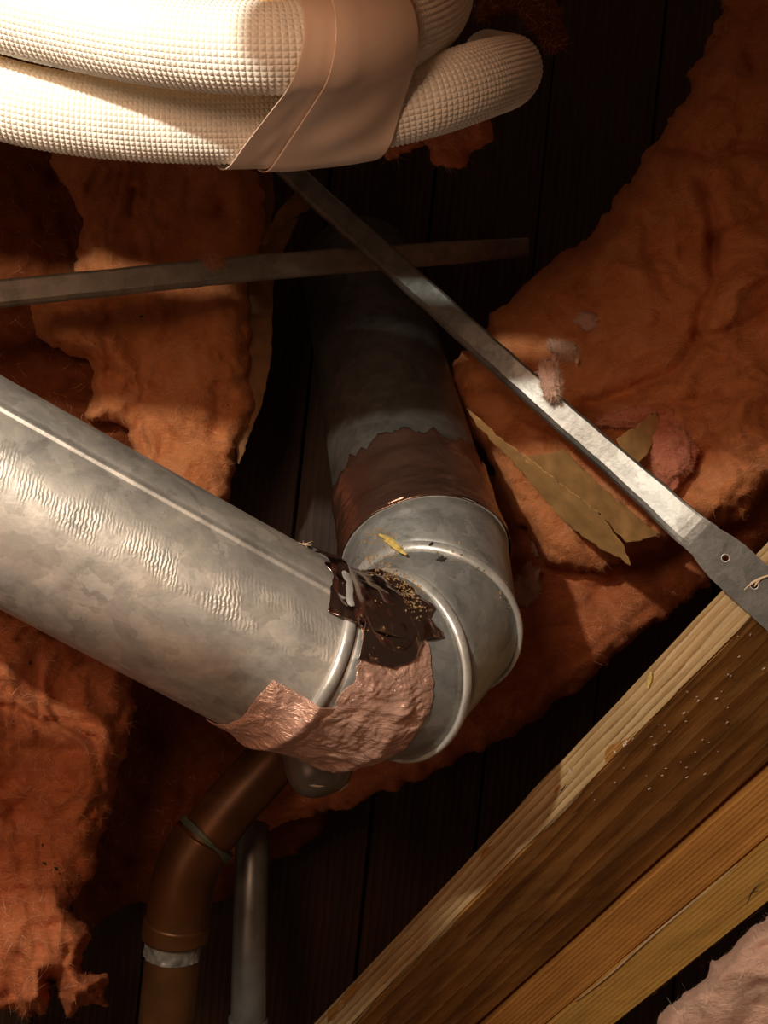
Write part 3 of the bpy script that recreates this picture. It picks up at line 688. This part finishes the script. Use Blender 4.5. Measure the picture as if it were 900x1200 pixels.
def tape_piece(name, sl, sr, ph0, ph1, mat, parent, off, seed, a=1.0, n1=90, n2=200, taper=None):
    """sl, sr: functions of ph giving the tape's two sides"""
    ph = np.linspace(ph0, ph1, n2); t = np.linspace(0, 1, n1)
    SL, SR = sl(ph), sr(ph); ph = ph + PHN
    S = SL[None] + (SR - SL)[None] * t[:, None]; PH = np.repeat(ph[None], n1, 0)
    edge = np.minimum(t, 1 - t)[:, None]
    o_ = off + jointbump(S) + crumple(S, PH, a, seed) * np.clip(edge * 14, 0.15, 1) + 0.0006
    V = surf(S, PH, np.maximum(o_, 0.0009)).reshape(-1, 3); Vi = surf(S, PH, np.maximum(o_ - 0.0006, 0.0004)).reshape(-1, 3)
    uv = np.stack([S * 0.035, PH * r], -1).reshape(-1, 2); m = n1 * n2
    fc = grid_faces(n1, n2) + [f[::-1] for f in grid_faces(n1, n2, False, m)]
    for j in range(n2 - 1):
        for rw in (0, n1 - 1): fc.append((rw * n2 + j, rw * n2 + j + 1, rw * n2 + j + 1 + m, rw * n2 + j + m))
    for i in range(n1 - 1):
        for cc in (0, n2 - 1): fc.append((i * n2 + cc, (i + 1) * n2 + cc, (i + 1) * n2 + cc + m, i * n2 + cc + m))
    return obj(name, np.vstack([V, Vi]), fc, mat, parent, uv=np.vstack([uv, uv]))
D = math.radians
wob = lambda k, a, sd: (lambda ph: k + a * fbm(ph * 6, 0 * ph, 0, sd, 4, 0.6))
def sl_main(ph):
    base = 0.17 + 0.05 * fbm(ph * 7, 0 * ph, 0, 91, 3)
    low = 1 / (1 + np.exp((ph - D(-12)) / 0.03)); return base - 0.10 * low
def sr_main(ph): return 1.12 + 0.04 * fbm(ph * 6, 0 * ph, 0, 92, 4)
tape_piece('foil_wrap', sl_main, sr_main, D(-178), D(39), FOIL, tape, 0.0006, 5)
tape_piece('foil_overlap', lambda ph: -0.34 + 0.08 * vn(ph * 9, 0 * ph, 0, 6) , lambda ph: 1.30 + 0.06 * fbm(ph * 7, 0 * ph, 0, 94, 3), D(37), D(176), FOILD, tape, 0.0024, 15, a=1.0)['label'] = 'mirror-like foil at the top of the wrap, dark reflection in its colour'
def tri_l(ph):  # loose end of tape reaching left on the duct
    return -0.62 + 0.04 * vn(ph * 8, 0 * ph, 0, 7)
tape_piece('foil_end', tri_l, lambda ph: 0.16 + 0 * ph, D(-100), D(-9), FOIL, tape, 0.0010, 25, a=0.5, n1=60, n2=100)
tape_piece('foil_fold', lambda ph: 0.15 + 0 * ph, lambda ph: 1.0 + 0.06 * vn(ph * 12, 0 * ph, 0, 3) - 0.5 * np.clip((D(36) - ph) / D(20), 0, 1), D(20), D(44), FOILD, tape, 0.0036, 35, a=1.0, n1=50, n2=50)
# foil band above elbow; its brown is painted reflection
band = thing('foil_band', surf(3.9, 0.0), 'smooth foil tape band round the riser duct above the elbow, brown reflection in its colour', 'tape')
def band_piece(name, a, b, off, seed, ed, ph0=-math.pi + 0.01, ph1=math.pi - 0.01):
    ph = np.linspace(ph0, ph1, 180); t = np.linspace(0, 1, 34)
    SL = a + 0 * ph; SR = b + ed * fbm(ph * 5, 0 * ph, 0, seed, 5, 0.65)
    S = SL[None] + (SR - SL)[None] * t[:, None]; PH = np.repeat(ph[None], len(t), 0)
    o_ = off + 0.0012 * fbm(S * 4, PH * 2.2, 0, seed + 3, 3) + 0.0010
    V = surf(S, PH, np.maximum(o_, 0.0006)).reshape(-1, 3); Vi = surf(S, PH, np.maximum(o_ - 0.0006, 0.0002)).reshape(-1, 3); m = len(V); n2 = 180
    uv = np.stack([S * 0.08, PH * r], -1).reshape(-1, 2)
    fc = grid_faces(34, n2) + [f[::-1] for f in grid_faces(34, n2, False, m)]
    for j in range(n2 - 1):
        for rw in (0, 33): fc.append((rw * n2 + j, rw * n2 + j + 1, rw * n2 + j + 1 + m, rw * n2 + j + m))
    return obj(name, np.vstack([V, Vi]), fc, FOILB, band, uv=np.vstack([uv, uv]))
band_piece('foil_wrap', 3.44, 4.62, 0.0008, 44, 0.10)
band_piece('foil_overlap', 3.40, 3.80, 0.0018, 47, 0.03)

# ------------------------------------------------------------------ foam covered refrigerant hoses
def hose(name, label, pts, seed):
    pth = crom([C(*p) for p in pts], 24); pth, s = resample(pth, 10)
    L = s[-1]; pitch = 0.0029; nl = int(L / pitch) * 4
    pth = crom([C(*p) for p in pts], 24); pth, s = resample(pth, nl)
    pw = W(pth); nphi = 43 * 4; rr = 0.0222
    def fn(S, PH):
        i = np.arange(nl)[:, None] % 4; j = np.arange(nphi)[None] % 4
        tri = np.array([0.0, 0.62, 1.0, 0.62])
        sft = (np.arange(nl)[:, None] // 4)
        return 0.00092 * np.minimum(tri[i], tri[j]) - 0.0005
    V, fc, uv = tube(pw, rr, nphi, fn=fn)
    o = obj(name, V, fc, FOAM, None, uv=uv, smooth=False)
    props(o, label, 'hose', 'foam covered hoses')
    return o, pth
h1, p1 = hose('foam_insulated_hose', 'upper cream dimpled foam hose at the top left', [(-560, -110, .47), (-340, -75, .485), (-160, -38, .50), (-60, -8, .52), (60, 24, .522), (200, 50, .512), (330, 57, .510), (430, 46, .53), (490, 24, .575), (514, -6, .63), (508, -40, .72), (500, -70, .85)], 1)
h2, p2 = hose('foam_insulated_hose', 'lower cream dimpled foam hose under the other, curling away at its right end', [(-560, -10, .52), (-340, 30, .535), (-160, 70, .545), (-60, 98, .555), (40, 126, .56), (150, 141, .568), (280, 145, .575), (400, 136, .575), (500, 114, .575), (565, 94, .60), (596, 84, .66), (592, 76, .76), (570, 66, .90)], 2)

# beige tape sleeve round both
sleeve = thing('tape_sleeve', W(C(370, 100, 0.55)), 'smooth beige vinyl tape binding the two foam hoses together', 'tape')
def px_at(pth, x):
    pxs = pth[:, 0] / pth[:, 2] * F + 450
    k = max(1, int(np.argmax(pxs > x))); f = (x - pxs[k - 1]) / (pxs[k] - pxs[k - 1])
    return pth[k - 1] * (1 - f) + pth[k] * f
def hull_ring(Ca, Cb, rad, ax, n=96, flat=0.0):
    Dv = Cb - Ca; Dl = np.linalg.norm(Dv); Dn = Dv / Dl
    Nn = np.cross(ax, Dn); Nn /= np.linalg.norm(Nn)
    if Nn[2] > 0: Nn = -Nn
    per = 2 * Dl + 2 * math.pi * rad; out = []
    for k in range(n):
        u = per * k / n
        if u < Dl: q = Ca + Dn * u + Nn * rad; m = Nn; w_ = math.sin(math.pi * u / Dl)
        elif u < Dl + math.pi * rad:
            a = (u - Dl) / rad; m = Nn * math.cos(a) + Dn * math.sin(a); q = Cb + rad * m; w_ = 0
        elif u < 2 * Dl + math.pi * rad:
            q = Cb - Dn * (u - Dl - math.pi * rad) - Nn * rad; m = -Nn; w_ = 0
        else:
            a = (u - 2 * Dl - math.pi * rad) / rad; m = -Nn * math.cos(a) - Dn * math.sin(a); q = Ca + rad * m; w_ = 0
        cosd = abs(Dn @ ax); kx = 1 / math.sqrt(1 - cosd * cosd) - 1
        q = q + Dn * (m @ Dn) * rad * kx
        out.append((q, m, w_, k / n))
    return out
def wrap_tape(name, xa0, xa1, xb0, xb1, rad, lift, seed, wr=1.0):
    n1 = 60; n = 120; V = []; uv = []
    T = np.linspace(0, 1, n1)
    for t in T:
        A = px_at(p1, xa0 + (xa1 - xa0) * t); Bp = px_at(p2, xb0 + (xb1 - xb0) * t)
        xm = xa0 + (xa1 - xa0) * t; xn = xb0 + (xb1 - xb0) * t; ax = px_at(p1, xm + 14) - px_at(p1, xm - 14) + px_at(p2, xn + 14) - px_at(p2, xn - 14); ax /= np.linalg.norm(ax)
        for (q, m, w_, k) in hull_ring(A, Bp, rad, ax, n):
            dd = lift
            # diagonal drag creases on the flat web
            dd += wr * 0.0012 * (1 + math.sin((t * 1.6 + k * 9.0) * 3.1 + 1.3)) * w_ * math.sin(math.pi * t)
            dd += 0.0004 * float(vn(t * 4, k * 12, seed, 3))
            V.append(q + m * dd); uv.append((t * 0.06, k * 0.2))
    V = W(np.array(V)); Vi = V.copy()
    cen = V.reshape(n1, n, 3).mean(1, keepdims=True)
    dv = (V.reshape(n1, n, 3) - cen); dl = np.linalg.norm(dv, axis=2, keepdims=True)
    Vi = (V.reshape(n1, n, 3) - dv / dl * 0.0007).reshape(-1, 3); m_ = len(V)
    fc = grid_faces(n1, n, True) + [f[::-1] for f in grid_faces(n1, n, True, m_)]
    for rw in (0, n1 - 1):
        for j in range(n):
            k = (j + 1) % n; fc.append((rw * n + j, rw * n + k, rw * n + k + m_, rw * n + j + m_))
    return obj(name, np.vstack([V, Vi]), fc, VINYL, sleeve, uv=np.array(uv + uv))
wrap_tape('tape_layer', 330, 385, 268, 330, 0.0248, 0.0004, 3, 0.2)
wrap_tape('tape_layer', 366, 452, 312, 428, 0.0258, 0.0016, 5, 1.0)

# ------------------------------------------------------------------ steel bridging straps
def strap(label, pts, wid, lip, seed, group=None, mat=ZINCS, twist=None, end=None):
    path = crom([C(*p) for p in pts], 14); path, s = resample(path, 90)
    T = np.gradient(path, axis=0); T /= np.linalg.norm(T, axis=1)[:, None]
    vw = path / np.linalg.norm(path, axis=1)[:, None]
    U = np.cross(vw, T); U /= np.linalg.norm(U, axis=1)[:, None]         # across the strip in view
    U[U[:, 1] < 0] *= -1
    N = np.cross(T, U); N[(N * vw).sum(1) > 0] *= -1                      # toward viewer
    root = thing('bridging_strap', W(path[45]), label, 'metal strap', 'bridging straps')
    wv = np.interp(np.linspace(0, 1, 90), [0, 0.82, 0.93, 1], wid)
    lp = np.interp(np.linspace(0, 1, 90), [0, 0.80, 0.88, 1], lip)
    th = 0.0011
    V = []; uv = []
    for i in range(90):
        w2_ = wv[i] / 2; l = lp[i]
        jit = 0.0004 * float(vn(s[i] * 60, seed, 0, 3)); 
        # open channel: upper lip, web, rolled lower lip
        prof = [(w2_, -l * 0.9), (w2_ - 0.0006, -l * 0.25), (w2_ - 0.0022, 0), (0.3 * w2_, 0.0002), (-0.3 * w2_, 0), (-w2_ + 0.0055, 0), (-w2_ + 0.002, -l * 0.45), (-w2_, -l * 1.1)]
        back = [(a * 0.94, b - th) for a, b in reversed(prof)]
        for a, b in prof + back:
            V.append(path[i] + U[i] * (a + jit) + N[i] * b); uv.append((s[i], a))
    n = 16; fc = grid_faces(90, n, True); fc.append(tuple(range(n))); fc.append(tuple(89 * n + j for j in reversed(range(n))))
    obj('channel_bar', W(np.array(V)), fc, mat, root, uv=np.array(uv), smooth=False)
    return root, path, T, U, N
sa, pa, Ta, Ua, Na = strap('diagonal galvanized bridging strap, brightly lit, running down to the joist',
    [(285, 140, 1.00), (345, 205, .985), (470, 318, .93), (600, 436, .87), (720, 541, .84), (800, 612, .812), (826, 634, .806)], [0.0235, 0.025, 0.028, 0.0305], [0.006, 0.006, 0.004, 0.0002], 1)
sb, pb, Tb, Ub, Nb = strap('dull grey bridging strap crossing level behind the diagonal one',
    [(-120, 366, .84), (0, 345, .86), (150, 329, .885), (280, 316, .91), (400, 306, .96), (560, 294, 1.06), (620, 290, 1.12)], [0.0245, 0.024, 0.022, 0.022], [0.005, 0.005, 0.005, 0.005], 2, mat=ZINCD)

# flat nailing plate with two holes at the end of the diagonal strap
def plate():
    O = pa[-1]; Tx = C(905, 706, 0.79) - O; L = np.linalg.norm(Tx); Tx /= L
    U = Ua[-1] - (Ua[-1] @ Tx) * Tx; U /= np.linalg.norm(U); N = np.cross(Tx, U); N = N if N[2] < 0 else -N
    bm = bmesh.new()
    def hw(s): return 0.0152 + 0.0040 * min(1, max(0, s / 0.02))
    top = [(-0.006 + i * 0.01, hw(-0.006 + i * 0.01) - (0.002 if i == 0 else 0)) for i in range(12)]
    out = top + [(x, -y) for x, y in reversed(top)]
    loops = [out]
    for (hx, hy) in ((0.021, 0.001), (0.052, 0.0005), (0.085, 0.0)):
        loops.append([(hx + 0.0027 * math.cos(a), hy + 0.0027 * math.sin(a)) for a in np.linspace(0, 2 * math.pi, 16, endpoint=False)])
    for lp in loops:
        vs = [bm.verts.new((x, y, 0)) for x, y in lp]
        for i in range(len(vs)): bm.edges.new((vs[i], vs[(i + 1) % len(vs)]))
    bmesh.ops.triangle_fill(bm, edges=bm.edges[:], use_beauty=True)
    ret = bmesh.ops.extrude_face_region(bm, geom=bm.faces[:])
    for v in [g for g in ret['geom'] if isinstance(g, bmesh.types.BMVert)]: v.co.z -= 0.0015
    bm.verts.index_update()
    V = np.array([O + Tx * v.co.x + U * v.co.y + N * (v.co.z + 0.0004) for v in bm.verts])
    uv = [(v.co.x, v.co.y) for v in bm.verts]
    fc = [[v.index for v in f.verts] for f in bm.faces]; bm.free()
    obj('nailing_plate', W(V), fc, mat_zinc('zinc_plate', (0.17, 0.165, 0.15), (0.22, 0.21, 0.19), 0.5, 0.6, dirt=0.3), sa, uv=np.array(uv), smooth=False)
    rng_ = np.linspace(0, 2 * math.pi, 20, endpoint=False)
    for (hx, hy) in ((0.021, 0.001), (0.052, 0.0005)):
        V = [];
        for a in rng_:
            c = O + Tx * (hx + 0.0031 * math.cos(a)) + U * (hy + 0.0031 * math.sin(a)) + N * 0.0004
            rd = Tx * math.cos(a) + U * math.sin(a)
            for b in np.linspace(0, 2 * math.pi, 6, endpoint=False): V.append(c + rd * 0.0005 * math.cos(b) + N * 0.0005 * math.sin(b))
        fc = grid_faces(20, 6, True) + [(19 * 6 + j, 19 * 6 + (j + 1) % 6, (j + 1) % 6, j) for j in range(6)]
        obj('punched_rim', W(np.array(V)), fc, BEAD, sa, uv=np.zeros((120, 2)))
plate()
tuft('brown wool tuft snagged over the upper edge of the diagonal strap', 645, 447, 0.845, 12, 26, WOOLN, 14, 700, FIBP, 0.7, ang=0.15)
tuft('tiny wool wisp caught on the level grey strap', 248, 308, 0.90, 16, 7, WOOLR, 15, 250, FIBM, 0.7)

# ------------------------------------------------------------------ kraft paper pieces
def sheet(name, label, poly, depthf, mat=KRAFT, parent=None, step=4.0, seed=0, amp=0.002, cat='paper', thick=0.0007, uvs=None):
    pl = np.array(poly, float); x0, y0 = pl.min(0) - 6; x1, y1 = pl.max(0) + 6
    xs = np.arange(x0, x1, step); ys = np.arange(y0, y1, step); X, Y = np.meshgrid(xs, ys, indexing='ij')
    sd = poly_sd(X, Y, pl) + 1.0 * vn(X / 6, Y / 6, seed, 3)
    gx, gy = np.gradient(sd, step); g2 = np.hypot(gx, gy) + 1e-6
    mv = np.clip(np.where(sd < 0, -sd / g2, 0), 0, 2 * step); X = X + gx / g2 * mv; Y = Y + gy / g2 * mv
    ins = sd > 0; cell = ins[:-1, :-1] | ins[1:, :-1] | ins[:-1, 1:] | ins[1:, 1:]
    use = np.zeros(X.shape, bool)
    use[:-1, :-1] |= cell; use[1:, :-1] |= cell; use[:-1, 1:] |= cell; use[1:, 1:] |= cell
    idx = -np.ones(X.shape, int); idx[use] = np.arange(use.sum())
    Dd = depthf(X, Y) + amp * fbm(X / 30, Y / 30, seed, 6, 3)
    mk = lambda Z: W(np.stack([(X - 450) / F * Z, (600 - Y) / F * Z, Z], -1)[use])
    V = mk(Dd); Vb = mk(Dd + thick); n = len(V)
    q = np.stack([idx[:-1, :-1][cell], idx[1:, :-1][cell], idx[1:, 1:][cell], idx[:-1, 1:][cell]], 1)
    fl = q.tolist() + (q[:, ::-1] + n).tolist(); e = {}
    for f in q.tolist():
        for i in range(4):
            k = (f[i], f[(i + 1) % 4])
            if (k[1], k[0]) in e: del e[(k[1], k[0])]
            else: e[k] = 1
    for (i, j) in e: fl.append((j, i, i + n, j + n))
    o = obj(name, np.vstack([V, Vb]), fl, mat, parent)
    if parent is None: props(o, label, cat)
    elif label: o['label'] = label
    return o
flap = thing('kraft_paper_flap', P(660, 590, 0.93), 'torn brown kraft paper flap folded out from the batt below the strap', 'paper')
def fold_d(X, Y):   # distance below the fold line (617,537)-(731,641)
    return ((X - 617) * (-(641 - 537)) + (Y - 537) * (731 - 617)) / math.hypot(114, 104)
sheet('front_fold', None, [(547, 478), (585, 512), (617, 535), (659, 568), (702, 600), (731, 639), (739, 663), (728, 655), (706, 644), (672, 621), (647, 597), (630, 575), (600, 540), (560, 500)],
      lambda X, Y: 0.925 + fold_d(X, Y) * 0.0012, parent=flap, step=2.5, seed=2, amp=0.0015)
sheet('back_fold', None, [(610, 534), (640, 533), (661, 526), (668, 534), (706, 571), (756, 614), (776, 627), (758, 632), (735, 636), (702, 606), (659, 573), (617, 541)],
      lambda X, Y: 0.927 + np.maximum(-fold_d(X, Y), 0) * 0.0011, parent=flap, step=2.5, seed=4, amp=0.002)
sheet('kraft_paper_scrap', 'small yellow-brown paper fold tucked beside the rose pink wool', [(722, 514), (745, 500), (769, 480), (775, 500), (760, 530), (745, 545), (730, 530)], lambda X, Y: 0.935 + (X - 722) * 0.0005, step=2.5, seed=6)
sheet('paper_facing', 'brown paper facing along the edge', [(285, 320), (322, 310), (320, 350), (318, 420), (308, 470), (295, 505), (280, 545), (270, 500), (285, 420)], lambda X, Y: 1.075 + 0 * X, parent=left_batt, mat=KRAFTD, step=3, seed=8)
sheet('kraft_paper_scrap', 'curved brown paper scrap right of the tall batt under the taped hoses', [(306, 290), (312, 268), (328, 246), (345, 226), (356, 215), (372, 226), (362, 246), (338, 258), (318, 282)], lambda X, Y: 0.99 + (X - 306) * 0.0004, mat=KRAFTD, step=2.5, seed=9)
sheet('paper_facing', 'dull brown paper facing beside the wool', [(286, 195), (318, 190), (322, 240), (310, 290), (330, 262), (350, 255), (322, 320), (296, 325)], lambda X, Y: 1.085 + 0 * X, parent=left_batt, mat=KRAFTD, step=3, seed=10)

# ------------------------------------------------------------------ pipes behind
cop = thing('drain_pipe', P(200, 1200, 1.0), 'brown copper drain pipe, darkened for shade, with bent elbow fitting, lower left', 'pipe')
path = crom([C(188, 1290, 1.00), C(196, 1190, 1.00), C(203, 1120, 1.00), C(208, 1080, 1.0)], 10); V, fc, uv = tube(W(path), 0.0285, 40); obj('lower_pipe', V, fc, COPPER, cop, uv=uv)
path = crom([C(207, 1090, 1.0), C(212, 1050, 1.0), C(222, 1012, 1.003), C(240, 982, 1.008)], 10); V, fc, uv = tube(W(path), 0.0325, 40); obj('elbow_fitting', V, fc, COPPER, cop, uv=uv)
path = crom([C(234, 992, 1.005), C(270, 945, 1.015), C(320, 890, 1.03), C(390, 810, 1.05), (C(470, 715, 1.08))], 10); V, fc, uv = tube(W(path), 0.0285, 40); obj('upper_pipe', V, fc, COPPER, cop, uv=uv)
path = crom([C(238, 986, 1.006), C(240, 984, 1.007), C(243, 980, 1.008)], 4); V, fc, uv = tube(W(path), 0.0336, 40); obj('solder_ring', V, fc, VERDI, cop, uv=uv)
path = crom([C(205, 1098, 1.0), C(206, 1090, 1.0), C(208, 1078, 1.0)], 4); V, fc, uv = tube(W(path), 0.0338, 40); obj('hub_lip', V, fc, COPPER, cop, uv=uv)
def lab(S, PH): return 0.0006 * np.sin(S * 900 + PH * 7) + 0 * PH
path = resample(crom([C(203, 1118, 1.0), C(205, 1098, 1.0)], 4), 14)[0]
T, N, Bn = frames(W(path), -FW); ph = np.linspace(-1.5, 1.3, 40)
V = W(path)[:, None] + (0.0296 + 0.0011 * vn(np.arange(14)[:, None] * 0.25, ph[None] * 9, 0, 3))[..., None] * (np.cos(ph)[None, :, None] * N[:, None] + np.sin(ph)[None, :, None] * Bn[:, None])
obj('foil_label', V.reshape(-1, 3), grid_faces(14, 40), LABELM, cop)
gp = thing('steel_pipe', P(292, 1180, 1.06), 'short grey steel pipe standing right of the copper drain', 'pipe')
path = crom([C(289, 1290, 1.06), C(291, 1190, 1.06), C(293, 1100, 1.07), C(295, 1000, 1.10), C(296, 930, 1.16)], 8); V, fc, uv = tube(W(path), 0.0190, 32); obj('pipe', V, fc, PIPEG, gp, uv=uv)
path = crom([C(290, 1215, 1.06), C(290.5, 1203, 1.06), C(291, 1193, 1.06)], 4); V, fc, uv = tube(W(path), 0.0215, 32); obj('coupling', V, fc, PIPEG, gp, uv=uv)
# dark rounded pipe end under the taped joint
pe = thing('pipe_end', P(376, 930, 0.86), 'dark rounded pipe end sticking out under the taped joint', 'pipe')
ss = np.linspace(0, 1, 14); pth = [C(352 + 4 * 0, 790, 0.93), C(360, 840, 0.90), C(369, 875, 0.88), C(374, 896, 0.872)]
body = crom(pth, 6); dome = [body[-1] + (C(379, 912, 0.866) - C(374, 896, 0.872)) / np.linalg.norm(C(379, 912, 0.866) - C(374, 896, 0.872)) * 0.026 * math.sin(a) for a in np.linspace(0.12, 1.5, 10)]
rad = np.r_[np.full(len(body), 0.0300), [0.0300 * math.cos(a) ** 0.6 for a in np.linspace(0.12, 1.5, 10)]]
V, fc, uv = tube(W(np.vstack([body, dome])), rad, 36); pb_ = obj('cap', V, fc, DARKM, pe, uv=uv)

# ------------------------------------------------------------------ debris
def rock(p, n, size, seed, flat=0.5):
    bm = bmesh.new(); bmesh.ops.create_icosphere(bm, subdivisions=1, radius=1.0)
    v = np.array([x.co[:] for x in bm.verts]); f = [[q.index for q in ff.verts] for ff in bm.faces]; bm.free()
    rng = np.random.default_rng(seed); v = v * rng.uniform(0.6, 1.4, (len(v), 1)); v = v * np.array([1.5, 0.8, flat])
    t = rng.normal(size=3); t -= (t @ n) * n; t /= np.linalg.norm(t); b = np.cross(n, t)
    return p + n * size * flat * 0.4 + size * (v[:, :1] * t + v[:, 1:2] * b + v[:, 2:] * n), f
def blades(p, n, specs, w, seed):
    """thin bent slivers lying on a surface: specs = (angle in view, length px)"""
    Vs, Fs = [], []; k = 0
    rng = np.random.default_rng(seed)
    for (ang, Lm, lift) in specs:
        dr = RX * math.cos(ang) + UP * math.sin(ang); dr = dr - (dr @ n) * n; dr /= np.linalg.norm(dr); sd_ = np.cross(n, dr)
        for i, s in enumerate(np.linspace(-0.5, 0.5, 6)):
            c = p + dr * s * Lm + sd_ * (0.08 * Lm * math.sin(3 * s + seed)) + n * (w * 0.6 + lift * (s + 0.5) ** 2 * Lm)
            ww = w * (1 - 1.7 * abs(s)) + w * 0.12
            for q in range(5):
                a = 2 * math.pi * q / 5; Vs.append(c + sd_ * ww * math.cos(a) + n * ww * 0.5 * math.sin(a))
        Fs += [tuple(k + i for i in f) for f in grid_faces(6, 5, True)] + [tuple(k + j for j in range(5)), tuple(k + 25 + j for j in reversed(range(5)))]
        k += 30
    return np.array(Vs), Fs
trees = {}
def deb(name, label, cat, px, py, target, kindf, mat, **k):
    if target.name not in trees: trees[target.name] = bvh(target)
    p, n = cast(trees[target.name], px, py)
    if p is None: print('MISS', label, px, py); return None
    V, Fc = kindf(p, n)
    return props(obj(name, V, Fc, mat, None, smooth=False), label, cat)
gores = [o for o in bpy.data.objects if o.name.startswith('gore')]
def alltree(objs):
    vs, fs, k = [], [], 0
    for o in objs:
        org = ORIG[o.name]
        vs += [Vector(np.array(v.co) + org) for v in o.data.vertices]; fs += [tuple(i + k for i in p.vertices) for p in o.data.polygons]; k = len(vs)
    return BVHTree.FromPolygons(vs, fs)
elb = alltree([o for o in bpy.data.objects if o.type == 'MESH' and o.parent in (elbow, tape, riser, band)])
class T_: pass
te = T_(); te.name = '_elb'; trees['_elb'] = elb
deb('leaf_scrap', 'yellow dry leaf scrap on top of the elbow beside the taped joint', 'leaf', 462, 640, te, lambda p, n: blades(p, n, [(-0.62, 0.040, 0.05), (-0.52, 0.022, 0.12)], 0.0034, 3), STRAW)
deb('dark_flake', 'small black flake on the grey elbow between its seam rings', 'debris', 517, 656, te, lambda p, n: blades(p, n, [(0.4, 0.009, 0.1), (-0.9, 0.007, 0.1), (1.5, 0.006, 0.3)], 0.0016, 4), SOOT)
deb('dark_flake', 'tiny black flake on the upper seam ring of the elbow', 'debris', 505, 638, te, lambda p, n: blades(p, n, [(0.9, 0.005, 0.1)], 0.0014, 5), SOOT)
deb('wood_splinter', 'curled straw splinter on the top edge of the duct', 'debris', 356, 640, pipe, lambda p, n: blades(p, n, [(-0.9, 0.010, 0.3), (0.3, 0.008, 0.8), (2.3, 0.006, 0.5)], 0.0010, 6), SPLINT)
deb('wood_splinter', 'star shaped pale splinter on the right batt beside the pale tuft', 'debris', 685, 428, right_batt, lambda p, n: blades(p + n * 0.012, n, [(1.3, 0.010, 0.1), (0.1, 0.007, 0.3), (2.3, 0.006, 0.3), (-1.2, 0.007, 0.1)], 0.0011, 7), SPLINT)
deb('wood_splinter', 'pale splinter lying across the strap plate by its second hole', 'debris', 889, 682, bpy.data.objects['nailing_plate'], lambda p, n: blades(p, n, [(0.55, 0.026, 0.2), (0.9, 0.010, 0.3)], 0.0010, 8), SPLINT)
edge_o = bpy.data.objects['pale_edge']; tim_o = bpy.data.objects['timber']
deb('seed_husk', 'small yellow seed husk on the pale joist edge', 'debris', 763, 797, edge_o, lambda p, n: blades(p, n, [(1.45, 0.016, 0.1)], 0.0032, 9), STRAW)
deb('dark_chip', 'short black nick on the pale joist edge', 'debris', 660, 924, edge_o, lambda p, n: blades(p, n, [(0.75, 0.012, 0.0)], 0.0008, 10), SOOT)
deb('cobweb_smear', 'whitish cobweb smear on the pale joist edge', 'debris', 668, 904, edge_o, lambda p, n: blades(p, n, [(0.6, 0.012, 0.1), (1.6, 0.012, 0.1), (2.4, 0.010, 0.2)], 0.0006, 11), CHIP)
deb('paint_chip', 'pale chips on the dark rounded pipe end', 'debris', 371, 920, pb_, lambda p, n: blades(p, n, [(-0.3, 0.013, 0.0), (-0.5, 0.007, 0.1)], 0.0012, 12), CHIP)
deb('paint_chip', 'second pale chip, right rim of the dark pipe end', 'debris', 403, 922, pb_, lambda p, n: blades(p, n, [(1.0, 0.012, 0.0)], 0.0012, 13), CHIP)
# torn sliver of foil hanging left under the duct
deb('wire_stub', 'thin dark bent wire lying on the yellowish board', 'wire', 885, 1045, b2, lambda p, n: blades(p, n, [(1.25, 0.042, 0.05), (0.6, 0.008, 0.0)], 0.0006, 14), WIREM)

def scatter(name, label, pxpts, tree, mat, size, seed, parent=None):
    rng = np.random.default_rng(seed); Vs, Fs, k = [], [], 0
    for (px, py) in pxpts:
        p, n = cast(tree, px, py)
        if p is None: continue
        V, f = rock(p, n, size * rng.uniform(0.4, 1.3), int(rng.integers(1e6)))
        Vs.append(V); Fs += [tuple(i + k for i in q) for q in f]; k += len(V)
    o = obj(name, np.vstack(Vs), Fs, mat, parent, smooth=False); props(o, label, None if parent else 'debris', kind='stuff'); return o
rng = np.random.default_rng(9)
def along(pts, n, sp):
    q = resample(np.array(pts, float), n)[0]; return q + rng.normal(size=q.shape) * sp
scatter('dust_crumbs', 'straw coloured crumbs and dust gathered on the elbow and its tape', np.vstack([along([(428, 652), (455, 668), (480, 690), (492, 715)], 260, 6), along([(425, 635), (448, 625), (470, 645)], 110, 6), along([(560, 665), (590, 700), (605, 735)], 26, 6), along([(520, 645), (560, 655)], 14, 10), along([(415, 700), (470, 780)], 20, 16)]), elb, CRUMB, 0.0008, 3)
scatter('dark_specks', 'black specks on the orange wool at lower left', [(52, 1012), (66, 1018), (64, 1012), (60, 1020), (92, 1026), (35, 777), (50, 990), (70, 1024)], bvh(low_left), SOOT, 0.0014, 4)
scatter('dark_specks', 'black specks on the tall upper left batt', [(166, 371), (292, 418), (267, 475), (111, 403), (262, 248)], bvh(left_batt), SOOT, 0.0014, 5)
scatter('white_chips', 'fine whitish chips stuck to the wide brown face of the joist', np.vstack([along([(690, 860), (870, 720)], 26, 14) + np.array([30, 30]), along([(660, 900), (740, 850)], 14, 12) + 18, along([(760, 930), (860, 850)], 14, 10)]), bvh(tim_o), CHIP, 0.0011, 6)
